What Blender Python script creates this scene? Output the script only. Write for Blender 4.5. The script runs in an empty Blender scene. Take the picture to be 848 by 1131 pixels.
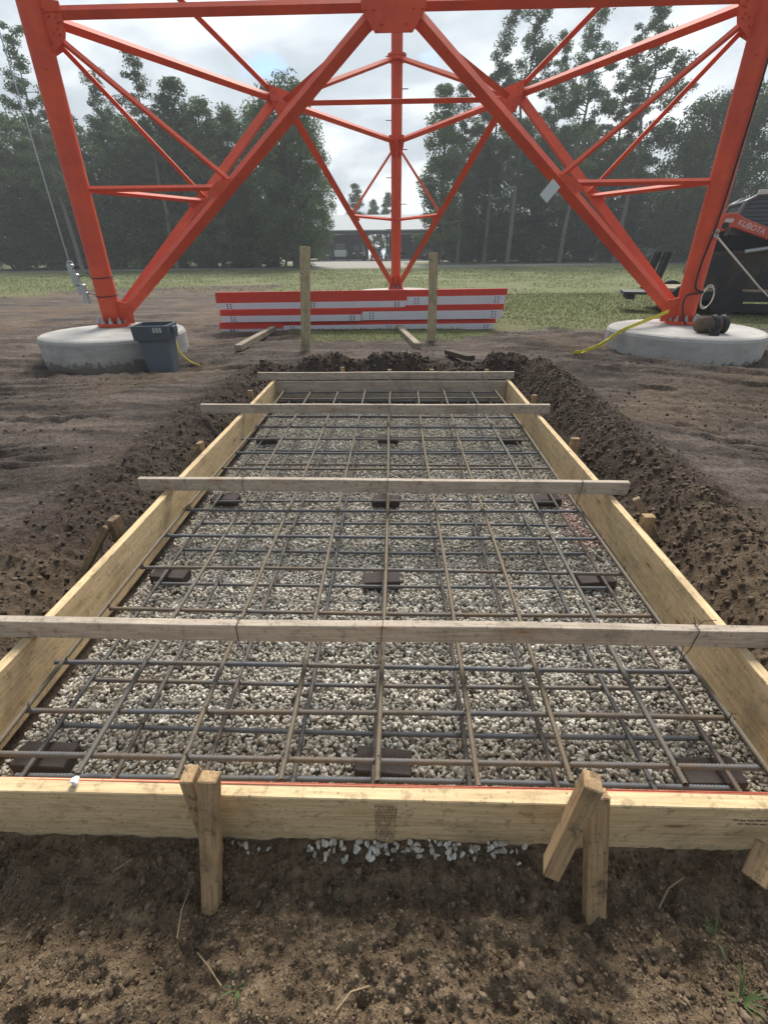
import bpy, bmesh, math, random
import numpy as np
from mathutils import Vector, Matrix
random.seed(7); rng=np.random.default_rng(11)
S=bpy.context.scene; C=S.collection
R=math.radians
# ------------------------------------------------------------------ camera
F_PX,PW,PH=489.3616,848.,1131.
cr=Vector((0.99968472,0.02394783,-0.00754685)); cu=Vector((-0.00558984,0.50528627,0.86293368)); cf=Vector((-0.02447871,0.86261943,-0.50526083))
cam=bpy.data.cameras.new('camera'); co=bpy.data.objects.new('camera',cam); C.objects.link(co)
cam.sensor_fit='VERTICAL'; cam.sensor_height=24; cam.lens=F_PX/PH*24; cam.clip_start=.05; cam.clip_end=2000
co.matrix_world=Matrix(((cr.x,cu.x,-cf.x,0),(cr.y,cu.y,-cf.y,0),(cr.z,cu.z,-cf.z,0),(0,0,0,1)))
S.camera=co
def ray(x,y): return cf+cr*((x-PW/2)/F_PX)-cu*((y-PH/2)/F_PX)
def atz(x,y,z): d=ray(x,y); return d*(z/d.z)      # photo point lying on a level of known height
def aty(x,y,Y): d=ray(x,y); return d*(Y/d.y)      # photo point lying at a known distance
# ------------------------------------------------------------------ noise
def h2(ix,iy,s):
    n=(ix.astype(np.int64)*374761393+iy.astype(np.int64)*668265263+s*974634777)&0x7fffffff
    n=((n^(n>>13))*1274126177)&0x7fffffff
    n=n^(n>>16)
    return (n&0xffff)/65535.0
def vn(x,y,s=0):
    ix=np.floor(x); iy=np.floor(y); fx=x-ix; fy=y-iy
    fx=fx*fx*(3-2*fx); fy=fy*fy*(3-2*fy)
    a=h2(ix,iy,s); b=h2(ix+1,iy,s); c=h2(ix,iy+1,s); d=h2(ix+1,iy+1,s)
    return (a+(b-a)*fx)*(1-fy)+(c+(d-c)*fx)*fy
def fbm(x,y,s=0,o=4):
    t=0;a=.5;n=0
    for k in range(o):
        c_,s_=math.cos(k*1.1),math.sin(k*1.1)
        t=t+a*vn(x*c_-y*s_+17.3*k,x*s_+y*c_-9.1*k,s+k); n+=a; a*=.5; x=x*2.03; y=y*2.03
    return t/n
def sst(a,b,x):
    t=np.clip((x-a)/(b-a),0,1); return t*t*(3-2*t)
# ------------------------------------------------------------------ object helpers
def tag(o,label=None,cat=None,group=None,kind=None):
    if label:o['label']=label
    if cat:o['category']=cat
    if group:o['group']=group
    if kind:o['kind']=kind
    return o
def thing(name,label,cat,loc,group=None):
    o=bpy.data.objects.new(name,None); C.objects.link(o); o.location=loc; o.empty_display_size=.1
    return tag(o,label,cat,group)
def adopt(o,parent):
    if parent is not None:
        M=parent.matrix_basis.copy(); q=parent
        while q.parent is not None: q=q.parent; M=q.matrix_basis@M if False else M
        o.parent=parent
        o.matrix_parent_inverse=WM[parent.name].inverted() if parent.name in WM else parent.matrix_basis.inverted()
    return o
WM={}
def link(name,me,mat=None,parent=None,M=None,smooth=False):
    o=bpy.data.objects.new(name,me); C.objects.link(o)
    if mat: me.materials.append(mat)
    if M is not None: o.matrix_basis=M
    WM[o.name]=o.matrix_basis.copy()
    adopt(o,parent)
    if smooth: me.polygons.foreach_set('use_smooth',[True]*len(me.polygons))
    return o
def arr_mesh(name,v,f):
    v=np.asarray(v,np.float32); f=np.asarray(f,np.int32); k=f.shape[1]
    me=bpy.data.meshes.new(name); me.vertices.add(len(v)); me.vertices.foreach_set('co',v.ravel())
    me.loops.add(f.size); me.loops.foreach_set('vertex_index',f.ravel())
    me.polygons.add(len(f)); me.polygons.foreach_set('loop_start',np.arange(0,f.size,k,dtype=np.int32)); me.polygons.foreach_set('loop_total',np.full(len(f),k,np.int32))
    me.update(calc_edges=True); return me
def smooth(pts,n=6):
    P=[Vector(p) for p in pts]; P=[P[0]*2-P[1]]+P+[P[-1]*2-P[-2]]; o=[]
    for i in range(1,len(P)-2):
        a,b,c,d=P[i-1:i+3]
        for k in range(n):
            t=k/n; o.append(.5*((2*b)+(c-a)*t+(2*a-5*b+4*c-d)*t*t+(3*b-a-3*c+d)*t**3))
    return o+[P[-2]]
class MB:
    def __init__(s): s.v=[]; s.f=[]
    def add(s,vs,fs):
        b=len(s.v); s.v+= [tuple(q) for q in vs]; s.f+=[tuple(i+b for i in f) for f in fs]; return s
    def box(s,c,h,M=None):
        c=Vector(c); M=M or Matrix.Identity(3)
        vs=[c+M@Vector((x*h[0],y*h[1],z*h[2])) for x in(-1,1) for y in(-1,1) for z in(-1,1)]
        return s.add(vs,[(0,1,3,2),(4,6,7,5),(0,4,5,1),(2,3,7,6),(0,2,6,4),(1,5,7,3)])
    def beam(s,a,b,w,t,up=(0,0,1)):           # w along up, t across
        a=Vector(a);b=Vector(b);x=(b-a).normalized();y=Vector(up).cross(x).normalized();z=x.cross(y)
        return s.box((a+b)/2,((b-a).length/2,t/2,w/2),Matrix((x,y,z)).transposed())
    def tube(s,pts,r,n=8,cap=True):
        pts=[Vector(p) for p in pts]; rs=r if hasattr(r,'__len__') else [r]*len(pts)
        d=(pts[1]-pts[0]).normalized(); u=d.orthogonal().normalized(); base=len(s.v)
        for i,p in enumerate(pts):
            d=(pts[min(i+1,len(pts)-1)]-pts[max(i-1,0)]).normalized()
            u=(u-d*u.dot(d)).normalized(); w=d.cross(u)
            for k in range(n):
                a=2*math.pi*k/n; s.v.append(tuple(p+(u*math.cos(a)+w*math.sin(a))*rs[i]))
        for i in range(len(pts)-1):
            for k in range(n):
                k2=(k+1)%n; s.f.append((base+i*n+k,base+i*n+k2,base+(i+1)*n+k2,base+(i+1)*n+k))
        if cap:
            s.f.append(tuple(base+k for k in range(n))[::-1]); e=base+(len(pts)-1)*n; s.f.append(tuple(e+k for k in range(n)))
        return s
    def prism(s,poly,off):                     # poly: 3d outline, off: extrusion
        poly=[Vector(p) for p in poly]; off=Vector(off); n=len(poly)
        return s.add(poly+[p+off for p in poly],[tuple(range(n))[::-1],tuple(range(n,2*n))]+[(i,(i+1)%n,n+(i+1)%n,n+i) for i in range(n)])
    def ell(s,a,b,nrm,w,d,t=.012):             # L section: plate of width w facing nrm, flange d at upper edge going -nrm
        a=Vector(a);b=Vector(b);x=(b-a).normalized();nrm=Vector(nrm); nrm=(nrm-x*nrm.dot(x)).normalized(); u=x.cross(nrm)
        if u.z<0: u=-u
        pr=[(w/2,0),(-w/2,0),(-w/2,-t),(w/2-t,-t),(w/2-t,-d),(w/2,-d)]
        return s.prism([a+u*p+nrm*q for p,q in pr],b-a)
    def vee(s,a,b,nrm,w,k=.55,t=.012):         # folded plate, ridge towards nrm
        a=Vector(a);b=Vector(b);x=(b-a).normalized();nrm=Vector(nrm); nrm=(nrm-x*nrm.dot(x)).normalized(); u=x.cross(nrm)
        if u.z<0: u=-u
        d=w*k; pr=[(0,d/2),(w/2,-d/2),(w/2-t,-d/2-t*.4),(0,d/2-t*1.5),(-w/2+t,-d/2-t*.4),(-w/2,-d/2)]
        return s.prism([a+u*p+nrm*q for p,q in pr],b-a)
    def build(s,name,mat,parent=None,bevel=0,smooth=False,noise=0):
        me=bpy.data.meshes.new(name); me.from_pydata(s.v,[],s.f)
        bm=bmesh.new(); bm.from_mesh(me); bmesh.ops.recalc_face_normals(bm,faces=bm.faces)
        if bevel:
            bmesh.ops.bevel(bm,geom=[e for e in bm.edges if e.is_manifold and e.calc_face_angle(0)>.6],offset=bevel,segments=1,affect='EDGES',profile=.5)
        if noise:
            for v in bm.verts: v.co+=Vector((random.uniform(-1,1),random.uniform(-1,1),random.uniform(-1,1)))*noise
        bm.to_mesh(me); bm.free()
        return link(name,me,mat,parent,smooth=smooth)
def board(name,a,b,w,t,mat,parent=None,up=(0,0,1),bevel=.003,warp=.003,seg=14):
    """plank whose mesh runs along its own X axis; w along up, t across"""
    a=Vector(a);b=Vector(b);x=(b-a).normalized();y=Vector(up).cross(x).normalized();z=x.cross(y);L=(b-a).length
    M=Matrix.Translation((a+b)/2)@Matrix((x,y,z)).transposed().to_4x4()
    bm=bmesh.new(); bmesh.ops.create_cube(bm,size=1,matrix=Matrix.Diagonal((L,t,w,1)))
    bmesh.ops.bevel(bm,geom=bm.edges[:],offset=bevel,segments=1,affect='EDGES',profile=.5)
    n=max(1,min(seg,int(L/.15)))
    if n>1: 
        for i in range(1,n):
            bmesh.ops.bisect_plane(bm,geom=bm.verts[:]+bm.edges[:]+bm.faces[:],plane_co=(-L/2+L*i/n,0,0),plane_no=(1,0,0))
    ph=random.uniform(0,9)
    for v in bm.verts:
        v.co.y+=warp*math.sin(v.co.x*2.1+ph)*min(1,L); v.co.z+=warp*.6*math.sin(v.co.x*3.3+ph*2)*min(1,L)
    me=bpy.data.meshes.new(name); bm.to_mesh(me); bm.free()
    return link(name,me,mat,parent,M)
# ------------------------------------------------------------------ materials
class NT:
    def __init__(s,name):
        s.m=bpy.data.materials.new(name); s.m.use_nodes=True; s.t=s.m.node_tree; s.b=s.t.nodes['Principled BSDF']; s.out=s.t.nodes['Material Output']
    def n(s,ty,**k):
        nd=s.t.nodes.new(ty)
        for a,b in k.items():
            if a in nd.inputs: nd.inputs[a].default_value=b
            else: setattr(nd,a,b)
        return nd
    def l(s,a,b): s.t.links.new(a,b)
    def coord(s,kind='Object',scale=(1,1,1),rnd=False):
        tc=s.n('ShaderNodeTexCoord'); mp=s.n('ShaderNodeMapping'); mp.inputs['Scale'].default_value=scale; s.l(tc.outputs[kind],mp.inputs['Vector'])
        if rnd:
            oi=s.n('ShaderNodeObjectInfo'); mu=s.n('ShaderNodeMath',operation='MULTIPLY'); mu.inputs[1].default_value=37.; s.l(oi.outputs['Random'],mu.inputs[0])
            cb=s.n('ShaderNodeCombineXYZ'); s.l(mu.outputs[0],cb.inputs[0]); s.l(mu.outputs[0],cb.inputs[1]); s.l(cb.outputs[0],mp.inputs['Location'])
        return mp.outputs[0]
    def noise(s,vec,scale,detail=4,rough=.55,dist=0):
        nd=s.n('ShaderNodeTexNoise'); nd.inputs['Scale'].default_value=scale; nd.inputs['Detail'].default_value=detail; nd.inputs['Roughness'].default_value=rough; nd.inputs['Distortion'].default_value=dist
        if vec is not None: s.l(vec,nd.inputs['Vector'])
        return nd.outputs['Fac']
    def ramp(s,fac,stops):
        r=s.n('ShaderNodeValToRGB'); e=r.color_ramp.elements
        while len(e)<len(stops): e.new(.5)
        for i,(p,c) in enumerate(stops):
            e[i].position=p; e[i].color=(*c,1) if hasattr(c,'__len__') else (c,c,c,1)
        s.l(fac,r.inputs[0]); return r.outputs[0]
    def mix(s,fac,a,b,mode='MIX'):
        m=s.n('ShaderNodeMix',data_type='RGBA',blend_type=mode)
        for sock,v in ((m.inputs[0],fac),(m.inputs[6],a),(m.inputs[7],b)):
            if hasattr(v,'is_linked') or hasattr(v,'links'): s.l(v,sock)
            else: sock.default_value=v if not hasattr(v,'__len__') else (*v,1)
        return m.outputs[2]
    def bump(s,h,strength=.3,dist=.01):
        b=s.n('ShaderNodeBump'); b.inputs['Strength'].default_value=strength; b.inputs['Distance'].default_value=dist; s.l(h,b.inputs['Height']); s.l(b.outputs[0],s.b.inputs['Normal'])
    def fin(s,col,rough=.8,metal=0,spec=.3):
        if hasattr(col,'links'): s.l(col,s.b.inputs['Base Color'])
        else: s.b.inputs['Base Color'].default_value=(*col,1)
        if hasattr(rough,'links'): s.l(rough,s.b.inputs['Roughness'])
        else: s.b.inputs['Roughness'].default_value=rough
        s.b.inputs['Metallic'].default_value=metal; s.b.inputs['Specular IOR Level'].default_value=spec
        return s.m
def simple(name,col,rough=.7,metal=0,var=.25,scale=9,spec=.3,bump=0,kind='Object'):
    t=NT(name); v=t.coord(kind,rnd=True); n=t.noise(v,scale,5)
    c=t.mix(n,[x*(1-var) for x in col],[min(1,x*(1+var)) for x in col])
    if bump: t.bump(t.noise(v,scale*4,4),bump,.01)
    return t.fin(c,rough,metal,spec)
def wood(name,light,dark,stain,stain_amt=.5,knots=True,gray=0):
    t=NT(name); v=t.coord('Object',(1,14,14),rnd=True); v1=t.coord('Object',(1,1,1),rnd=True)
    g=t.noise(v,2.2,6,.6,.6); fine=t.noise(t.coord('Object',(3,60,60),rnd=True),2,4,.7)
    c=t.ramp(g,[(.3,dark),(.5,light),(.75,[x*1.06 for x in light])])
    c=t.mix(t.ramp(fine,[(.42,0),(.68,.65)]),c,[x*.62 for x in dark],'MIX')
    if knots:
        vo=t.n('ShaderNodeTexVoronoi',Scale=1.0); t.l(t.coord('Object',(2.6,9,9),rnd=True),vo.inputs['Vector'])
        c=t.mix(t.ramp(vo.outputs['Distance'],[(.06,.85),(.11,0)]),c,(.11,.055,.025))
        c=t.mix(t.ramp(vo.outputs['Distance'],[(.1,.35),(.3,0)]),c,(.36,.2,.09))
    st=t.noise(v1,3.1,7,.72,.3)
    c=t.mix(t.ramp(st,[(.5,0),(.66,stain_amt)]),c,stain)
    st2=t.noise(v1,26,5,.7)
    c=t.mix(t.ramp(st2,[(.56,0),(.63,stain_amt*.8)]),c,[x*.6 for x in stain]); st3=t.noise(v1,75,4,.6); c=t.mix(t.ramp(st3,[(.64,0),(.69,.7)]),c,[x*.5 for x in stain])
    t.bump(g,.25,.004)
    return t.fin(c,.82,0,.2)
M_form=wood('form_wood',(.70,.52,.30),(.57,.41,.22),(.22,.165,.105),.5)
M_spread=wood('weathered_wood',(.48,.40,.315),(.36,.30,.24),(.16,.125,.09),.55)
M_stake=wood('stake_wood',(.40,.27,.145),(.25,.165,.085),(.10,.07,.05),.75)
M_kick=wood('kicker_wood',(.26,.185,.11),(.16,.115,.07),(.06,.045,.033),.8)
M_post=wood('post_wood',(.50,.41,.25),(.34,.27,.16),(.12,.09,.06),.5)
M_timber=wood('timber_wood',(.40,.34,.25),(.25,.21,.15),(.08,.065,.05),.7)
M_ink=simple('stamp_ink',(.17,.13,.09),.9,var=.1)
def red_paint(name,base,fade):
    t=NT(name); v=t.coord('Object'); n=t.ramp(t.noise(v,1.7,8,.7,.5),[(.35,0),(.65,1)]); n2=t.noise(v,38,4,.7)
    c=t.mix(n,base,fade); c=t.mix(t.ramp(n2,[(.62,0),(.72,.35)]),c,(.2,.06,.035))
    t.bump(n2,.06,.004); return t.fin(c,.62,0,.2)
M_red=red_paint('orange_red_paint',(.72,.105,.045),(.54,.080,.046))
M_redp=red_paint('panel_red_paint',(.55,.055,.032),(.46,.05,.035))
M_whitep=simple('panel_white_paint',(.72,.72,.80),.5,var=.10,scale=3)
M_galv=simple('galvanised_steel',(.42,.45,.46),.45,.7,.3,30)
M_dark=simple('dark_steel',(.038,.042,.046),.6,.3,.3)
M_black=simple('black_rubber',(.032,.033,.034),.85,0,.3)
M_wire=simple('tie_wire',(.03,.026,.024),.6,.5)
M_rope=simple('white_rope',(.62,.60,.52),.9)
M_yellow=simple('yellow_strap',(.62,.52,.05),.7)
M_tagw=simple('pale_tag',(.62,.68,.66),.5,var=.05)
M_bin=simple('grey_plastic',(.115,.135,.155),.55,0,.12,5,.3)
M_bin2=simple('grey_plastic_dark',(.075,.09,.105),.6,0,.15,5,.3)
M_glass=simple('dark_glass',(.06,.075,.085),.12,0,.1,2,.6)
M_brick=simple('brick_clay',(.062,.050,.046),.9,0,.35,14,.2,.4)
M_canvas=simple('brown_canvas',(.12,.085,.06),.9,0,.45,12,.2,.6)
M_mudwood=wood('muddy_wood',(.10,.08,.06),(.07,.055,.042),(.05,.04,.03),.7)
def concrete():
    t=NT('pedestal_concrete'); v=t.coord('Object'); n=t.noise(v,2.2,7,.65,.5); n2=t.noise(v,60,3)
    c=t.ramp(n,[(.25,(.33,.31,.285)),(.5,(.43,.41,.38)),(.8,(.52,.50,.46))])
    c=t.mix(t.ramp(t.noise(v,5,5,.7),[(.6,0),(.7,.35)]),c,(.16,.12,.09))
    vo=t.n('ShaderNodeTexVoronoi',Scale=26.); t.l(v,vo.inputs['Vector']); c=t.mix(t.ramp(vo.outputs['Distance'],[(.10,.7),(.16,0)]),c,(.13,.12,.11))
    c=t.mix(t.ramp(t.noise(t.coord('Object',(1,1,7)),1.6,5,.6),[(.5,0),(.6,.25)]),c,(.24,.22,.19))
    vv=t.n('ShaderNodeSeparateXYZ'); t.l(v,vv.inputs[0]); hh2=t.n('ShaderNodeMapRange'); t.l(vv.outputs[2],hh2.inputs[0]); hh2.inputs[1].default_value=-1.36; hh2.inputs[2].default_value=-1.58; hh2.inputs[4].default_value=.5
    a2=t.n('ShaderNodeMath',operation='ADD'); t.l(hh2.outputs[0],a2.inputs[0]); t.l(t.noise(v,7,6,.75),a2.inputs[1]); c=t.mix(t.ramp(a2.outputs[0],[(.72,0),(.85,.8)]),c,(.12,.09,.07))
    t.bump(n2,.25,.004); return t.fin(c,.88,0,.2)
M_conc=concrete()
def gravel():
    t=NT('limestone_gravel'); g=t.n('ShaderNodeNewGeometry'); w=t.coord('Object')
    c=t.ramp(g.outputs['Random Per Island'],[(.0,(.30,.26,.21)),(.2,(.46,.42,.35)),(.5,(.60,.555,.47)),(.8,(.70,.66,.575)),(1,(.80,.78,.73))])
    c=t.mix(t.ramp(t.noise(w,55,4,.7),[(.35,.55),(.6,0)]),c,(.22,.19,.155))
    c=t.mix(t.ramp(t.noise(w,1.1,4,.6),[(.48,0),(.72,.6)]),c,(.33,.275,.21))
    a=t.n('ShaderNodeAttribute',attribute_name='paint'); c=t.mix(a.outputs['Fac'],c,(.52,.06,.08))
    t.bump(t.noise(w,160,4,.7),.35,.003); return t.fin(c,.9,0,.2)
M_gravel=gravel()
def rebar_mat(name,steel,rust,lo,hi):
    t=NT(name); oi=t.n('ShaderNodeObjectInfo'); w=t.coord('Object',(1,1,1),rnd=True)
    n=t.noise(w,2.6,5,.65); ad=t.n('ShaderNodeMath',operation='ADD'); mu=t.n('ShaderNodeMath',operation='MULTIPLY'); mu.inputs[1].default_value=.35
    t.l(oi.outputs['Random'],mu.inputs[0]); t.l(mu.outputs[0],ad.inputs[0]); t.l(n,ad.inputs[1])
    f=t.ramp(ad.outputs[0],[(lo,0),(hi,1)])
    c=t.mix(f,steel,rust); c=t.mix(t.ramp(t.noise(w,45,4),[(.5,0),(.7,.5)]),c,[x*.5 for x in rust])
    return t.fin(c,.7,.25,.3)
M_bar=rebar_mat('rebar_steel',(.115,.122,.135),(.16,.118,.078),.6,.9)
M_barl=rebar_mat('rebar_steel_rusty',(.125,.122,.116),(.165,.13,.088),.42,.8)
M_barlow=rebar_mat('rebar_steel_dark',(.10,.098,.095),(.13,.10,.08),.5,.95)
def ground_mat():
    t=NT('bare_earth'); w=t.coord('Object'); at=t.n('ShaderNodeAttribute',attribute_name='mask'); sp=t.n('ShaderNodeSeparateColor'); t.l(at.outputs['Color'],sp.inputs[0])
    n=t.noise(w,1.3,8,.65,.4); n2=t.noise(w,9,7,.7); n3=t.noise(w,60,4,.7)
    mud=t.ramp(n,[(.32,(.055,.043,.036)),(.5,(.115,.090,.074)),(.68,(.19,.15,.122))])
    mud=t.mix(t.ramp(n2,[(.35,.6),(.6,0)]),mud,(.042,.033,.028))
    sw=t.coord('Object',(.32,2.0,1)); sn=t.noise(sw,1.6,7,.65,.5); mud=t.mix(t.ramp(sn,[(.50,0),(.64,.8)]),mud,(.225,.178,.145)); mud=t.mix(t.ramp(sn,[(.34,.8),(.47,0)]),mud,(.038,.030,.026))
    n4=t.noise(w,34,8,.8,.4); n5=t.noise(w,120,6,.8)
    mud=t.mix(t.ramp(n4,[(.40,.75),(.52,0)]),mud,(.040,.030,.025)); mud=t.mix(t.ramp(n4,[(.54,0),(.70,.6)]),mud,(.24,.185,.145))
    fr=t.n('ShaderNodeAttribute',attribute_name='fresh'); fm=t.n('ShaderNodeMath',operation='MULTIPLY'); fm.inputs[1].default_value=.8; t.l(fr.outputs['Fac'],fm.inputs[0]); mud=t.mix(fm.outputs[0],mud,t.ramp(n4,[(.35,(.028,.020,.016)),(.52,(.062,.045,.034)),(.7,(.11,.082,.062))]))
    fg=t.ramp(n2,[(.3,(.115,.080,.048)),(.5,(.20,.140,.086)),(.7,(.32,.235,.15))])
    fg=t.mix(t.ramp(n4,[(.38,.8),(.50,0)]),fg,(.065,.045,.028)); fg=t.mix(t.ramp(n5,[(.55,0),(.68,.6)]),fg,(.38,.29,.19)); fg=t.mix(t.ramp(n5,[(.32,.6),(.44,0)]),fg,(.06,.042,.028))
    c=t.mix(sp.outputs[2],mud,fg)
    gn=t.noise(w,.5,6,.7); gf=t.noise(w,14,5,.75)
    gr=t.ramp(gf,[(.25,(.075,.09,.035)),(.5,(.135,.155,.062)),(.75,(.23,.225,.115))])
    gr=t.mix(t.ramp(gn,[(.45,0),(.7,.55)]),gr,(.19,.16,.10))
    # ragged edge of the turf
    ad=t.n('ShaderNodeMath',operation='ADD'); su=t.n('ShaderNodeMath',operation='SUBTRACT'); su.inputs[1].default_value=.5; sc=t.n('ShaderNodeMath',operation='MULTIPLY'); sc.inputs[1].default_value=1.6
    t.l(t.noise(w,2.3,7,.75),su.inputs[0]); t.l(su.outputs[0],sc.inputs[0]); t.l(sp.outputs[0],ad.inputs[0]); t.l(sc.outputs[0],ad.inputs[1])
    c=t.mix(t.ramp(ad.outputs[0],[(.42,0),(.62,1)]),c,gr)
    c=t.mix(at.outputs['Alpha'],c,t.ramp(n4,[(.35,(.20,.18,.15)),(.6,(.42,.39,.33))])); rd=t.ramp(n2,[(.3,(.25,.235,.21)),(.7,(.38,.36,.33))]); c=t.mix(sp.outputs[1],c,rd)
    t.bump(t.mix(.35,n3,t.noise(w,24,7,.75,.3)),1.0,.035)
    return t.fin(c,.92,0,.15)
M_ground=ground_mat()
def clod_mat():
    t=NT('soil_clod'); g=t.n('ShaderNodeNewGeometry'); w=t.coord('Object'); at=t.n('ShaderNodeAttribute',attribute_name='paint')
    a=t.ramp(g.outputs['Random Per Island'],[(0,(.036,.026,.021)),(.5,(.075,.055,.043)),(1,(.14,.105,.08))])
    b=t.ramp(g.outputs['Random Per Island'],[(0,(.10,.07,.043)),(.5,(.19,.135,.083)),(1,(.33,.245,.16))])
    c=t.mix(at.outputs['Fac'],a,b); t.bump(t.noise(w,70,5,.7),.8,.01); return t.fin(c,.95,0,.1)
M_clod=clod_mat()
def leaf_mat(name,a,b,tr=.25):
    t=NT(name); g=t.n('ShaderNodeNewGeometry'); oi=t.n('ShaderNodeObjectInfo')
    c=t.mix(g.outputs['Random Per Island'],a,b); c=t.mix(oi.outputs['Random'],c,[x*.75 for x in b],'MIX') if False else c
    hs=t.n('ShaderNodeHueSaturation'); t.l(c,hs.inputs['Color']); mr=t.n('ShaderNodeMapRange'); t.l(oi.outputs['Random'],mr.inputs[0]); mr.inputs[3].default_value=.75; mr.inputs[4].default_value=1.2; t.l(mr.outputs[0],hs.inputs['Value'])
    c=hs.outputs[0]
    t.fin(c,.75,0,.25); tl=t.n('ShaderNodeBsdfTranslucent'); t.l(c,tl.inputs[0]); ms=t.n('ShaderNodeMixShader'); ms.inputs[0].default_value=tr
    t.l(t.b.outputs[0],ms.inputs[1]); t.l(tl.outputs[0],ms.inputs[2]); t.l(ms.outputs[0],t.out.inputs[0]); return t.m
M_pine=leaf_mat('pine_needles',(.065,.105,.050),(.14,.19,.085))
M_oak=leaf_mat('oak_leaves',(.060,.10,.040),(.15,.20,.075))
M_shrub=leaf_mat('shrub_leaves',(.042,.068,.032),(.09,.125,.055))
M_grass=leaf_mat('grass_blade',(.09,.11,.04),(.22,.23,.10))
M_bark=simple('bark',(.085,.07,.058),.95,0,.4,6,.1,.6)
M_barkp=simple('pale_bark',(.19,.17,.15),.95,0,.35,6,.1,.6)
M_roof=simple('metal_roof',(.50,.52,.53),.85,0,.08,3,.1)
M_shed=simple('shed_steel',(.055,.06,.065),.7,0,.2,3)
# ------------------------------------------------------------------ ground
FX0,FX1,FY0,FY1=-1.566,1.430,.695,5.70     # outside of the form
TOP,BOT=-1.39,-1.662
def gh(x,y):
    base=-1.47-.03*sst(6,2,y)+.42*sst(42,85,y)
    base=base-.11*np.exp(-((x+4.6)/2.6)**2-((y-7.6)/2.6)**2)
    base=base+.05*(fbm(x*.22,y*.22,5,3)-.5)*sst(3,9,y)
    inb=sst(.1,.9,y)*(1-sst(6.0,6.7,y))
    dR=x-FX1; crest=.19*(.6+.8*vn(y*1.3,y*0+3.,3))
    right=-1.64+ (crest+.17)*sst(.02,.42+.1*vn(y*2,x*0,4),dR)-(crest)*sst(.42,1.05,dR)
    dL=-(x-FX0); crl=.02+.06*vn(y*1.1,y*0+7.,8)
    left=-1.655+(crl+.185)*sst(.04,.48,dL)-(crl)*sst(.5,1.1,dL)
    side=np.where(x>0,right,left)
    z=base*(1-inb)+side*inb*1.0
    mud0=inb*sst(1.2,2.0,np.abs(x-(FX0+FX1)/2)-1.5); z=z*(1-mud0)+base*mud0
    # pile of soil behind the far board
    far=np.exp(-((y-6.55)/.32)**2)*sst(2.6,1.4,np.abs(x))
    z=z+far*(.04+.2*sst(.42,.72,vn(x*1.9,y*1.2,21)))
    # excavation inside and in front
    ins=sst(0,.05,x-FX0)*sst(0,.05,FX1-x)*sst(0,.05,y-FY0)*sst(0,.05,FY1-y)
    front=(1-sst(.55,.80,y))
    zf=-1.685+.03*(fbm(x*1.5,y*1.5,31,3)-.5)+.05*sst(.45,-.2,y)+.03*np.exp(-((y-.60)/.06)**2)*sst(.35,.7,vn(x*2.2,y*0,33))
    z=z*(1-front)+zf*front
    z=z*(1-ins)-1.728*ins
    # clods and ruts
    rough=np.clip(.35+front*.55+inb*sst(.75,.2,np.abs(np.where(x>0,dR,dL)-.32))*1.0+far,0,1.6)*(1-ins)
    near=sst(16,6,y)
    r1=1-np.abs(2*fbm(x*5,y*5,41,3)-1); r2=fbm(x*15,y*15,51,3); r3=fbm(x*38,y*38,61,2)
    z=z+rough*near*(.036*(r1-.6)+.046*(r2-.5)+.034*(r3-.5))
    z=z+front*(1-ins)*(.058*(1-np.abs(2*fbm(x*9,y*9,141,3)-1)-.6)+.040*(fbm(x*24,y*24,143,3)-.5)+.016*np.maximum(0,vn(x*45,y*45,145)-.45)+.010*(vn(x*80,y*80,147)-.5))
    mudz=near*(1-front)*(1-ins)*sst(.9,1.7,np.abs(x+.07)-1.5+1.0*sst(6.3,7.2,y))
    u=np.where(x<0, y-.10*x+.25*np.sin(x*.4), y+.42*x); w=np.where(x<0,x,x)
    rut=fbm(w*.35,u*2.1,71,3); rut2=fbm(w*.8,u*6.5,75,2)
    z=z+mudz*(.15*(rut-.5)+.075*(rut2-.5)+.035*(fbm(x*4,y*9,73,4)-.5))
    z=z+mudz*.05*(sst(.50,.56,fbm(w*.5,u*3.0,151,4))-.5)
    tread=np.sin(w*26+3*vn(w*2,u*2,77))*sst(.55,.7,fbm(w*.3,u*1.5,79,2))
    z=z+mudz*.010*tread
    return z
def axis(fine0,fine1,step,end0,end1,g):
    a=list(np.arange(fine0,fine1+1e-6,step)); s=step
    while a[-1]<end1: s*=g; a.append(a[-1]+s)
    s=step; b=[]
    x=fine0
    while x>end0: s*=g; x-=s; b.append(x)
    return np.array(b[::-1]+a)
gx=list(np.arange(-1.4,1.4,.0085))
def wing(sgn):
    a=[];x=1.4;st=.0085
    while x<165:
        st=.0085+.0065*min(1,(x-1.4)/.5)+max(0,x-7)*.03; x+=st; a.append(sgn*x)
    return a
gx=np.array(wing(-1)[::-1]+gx+wing(1))
ys=list(np.arange(-1.2,.05,.05))+list(np.arange(.05,.70,.0055))+list(np.arange(.70,5.72,.019))
y=ys[-1]
while y<260: y+=max(.019,.0062*y if y<14 else .012*y); ys.append(y)
gy=np.array(ys)
X,Y=np.meshgrid(gx,gy); Zg=gh(X.ravel(),Y.ravel())
nx,ny=len(gx),len(gy); idx=np.arange(nx*ny).reshape(ny,nx)
fc=np.stack([idx[:-1,:-1],idx[:-1,1:],idx[1:,1:],idx[1:,:-1]],-1).reshape(-1,4)
me=arr_mesh('ground',np.stack([X.ravel(),Y.ravel(),Zg],-1),fc)
me.polygons.foreach_set('use_smooth',np.ones(len(fc),bool))
x_,y_=X.ravel(),Y.ravel()
gb=np.where(x_<-1.5, 9.2+11.*sst(-1.5,-6,x_), 9.2+1.4*sst(1,3,x_))+1.5*(fbm(x_*.35,y_*.35,91,3)-.5)*np.clip(y_/10,.5,3)
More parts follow.
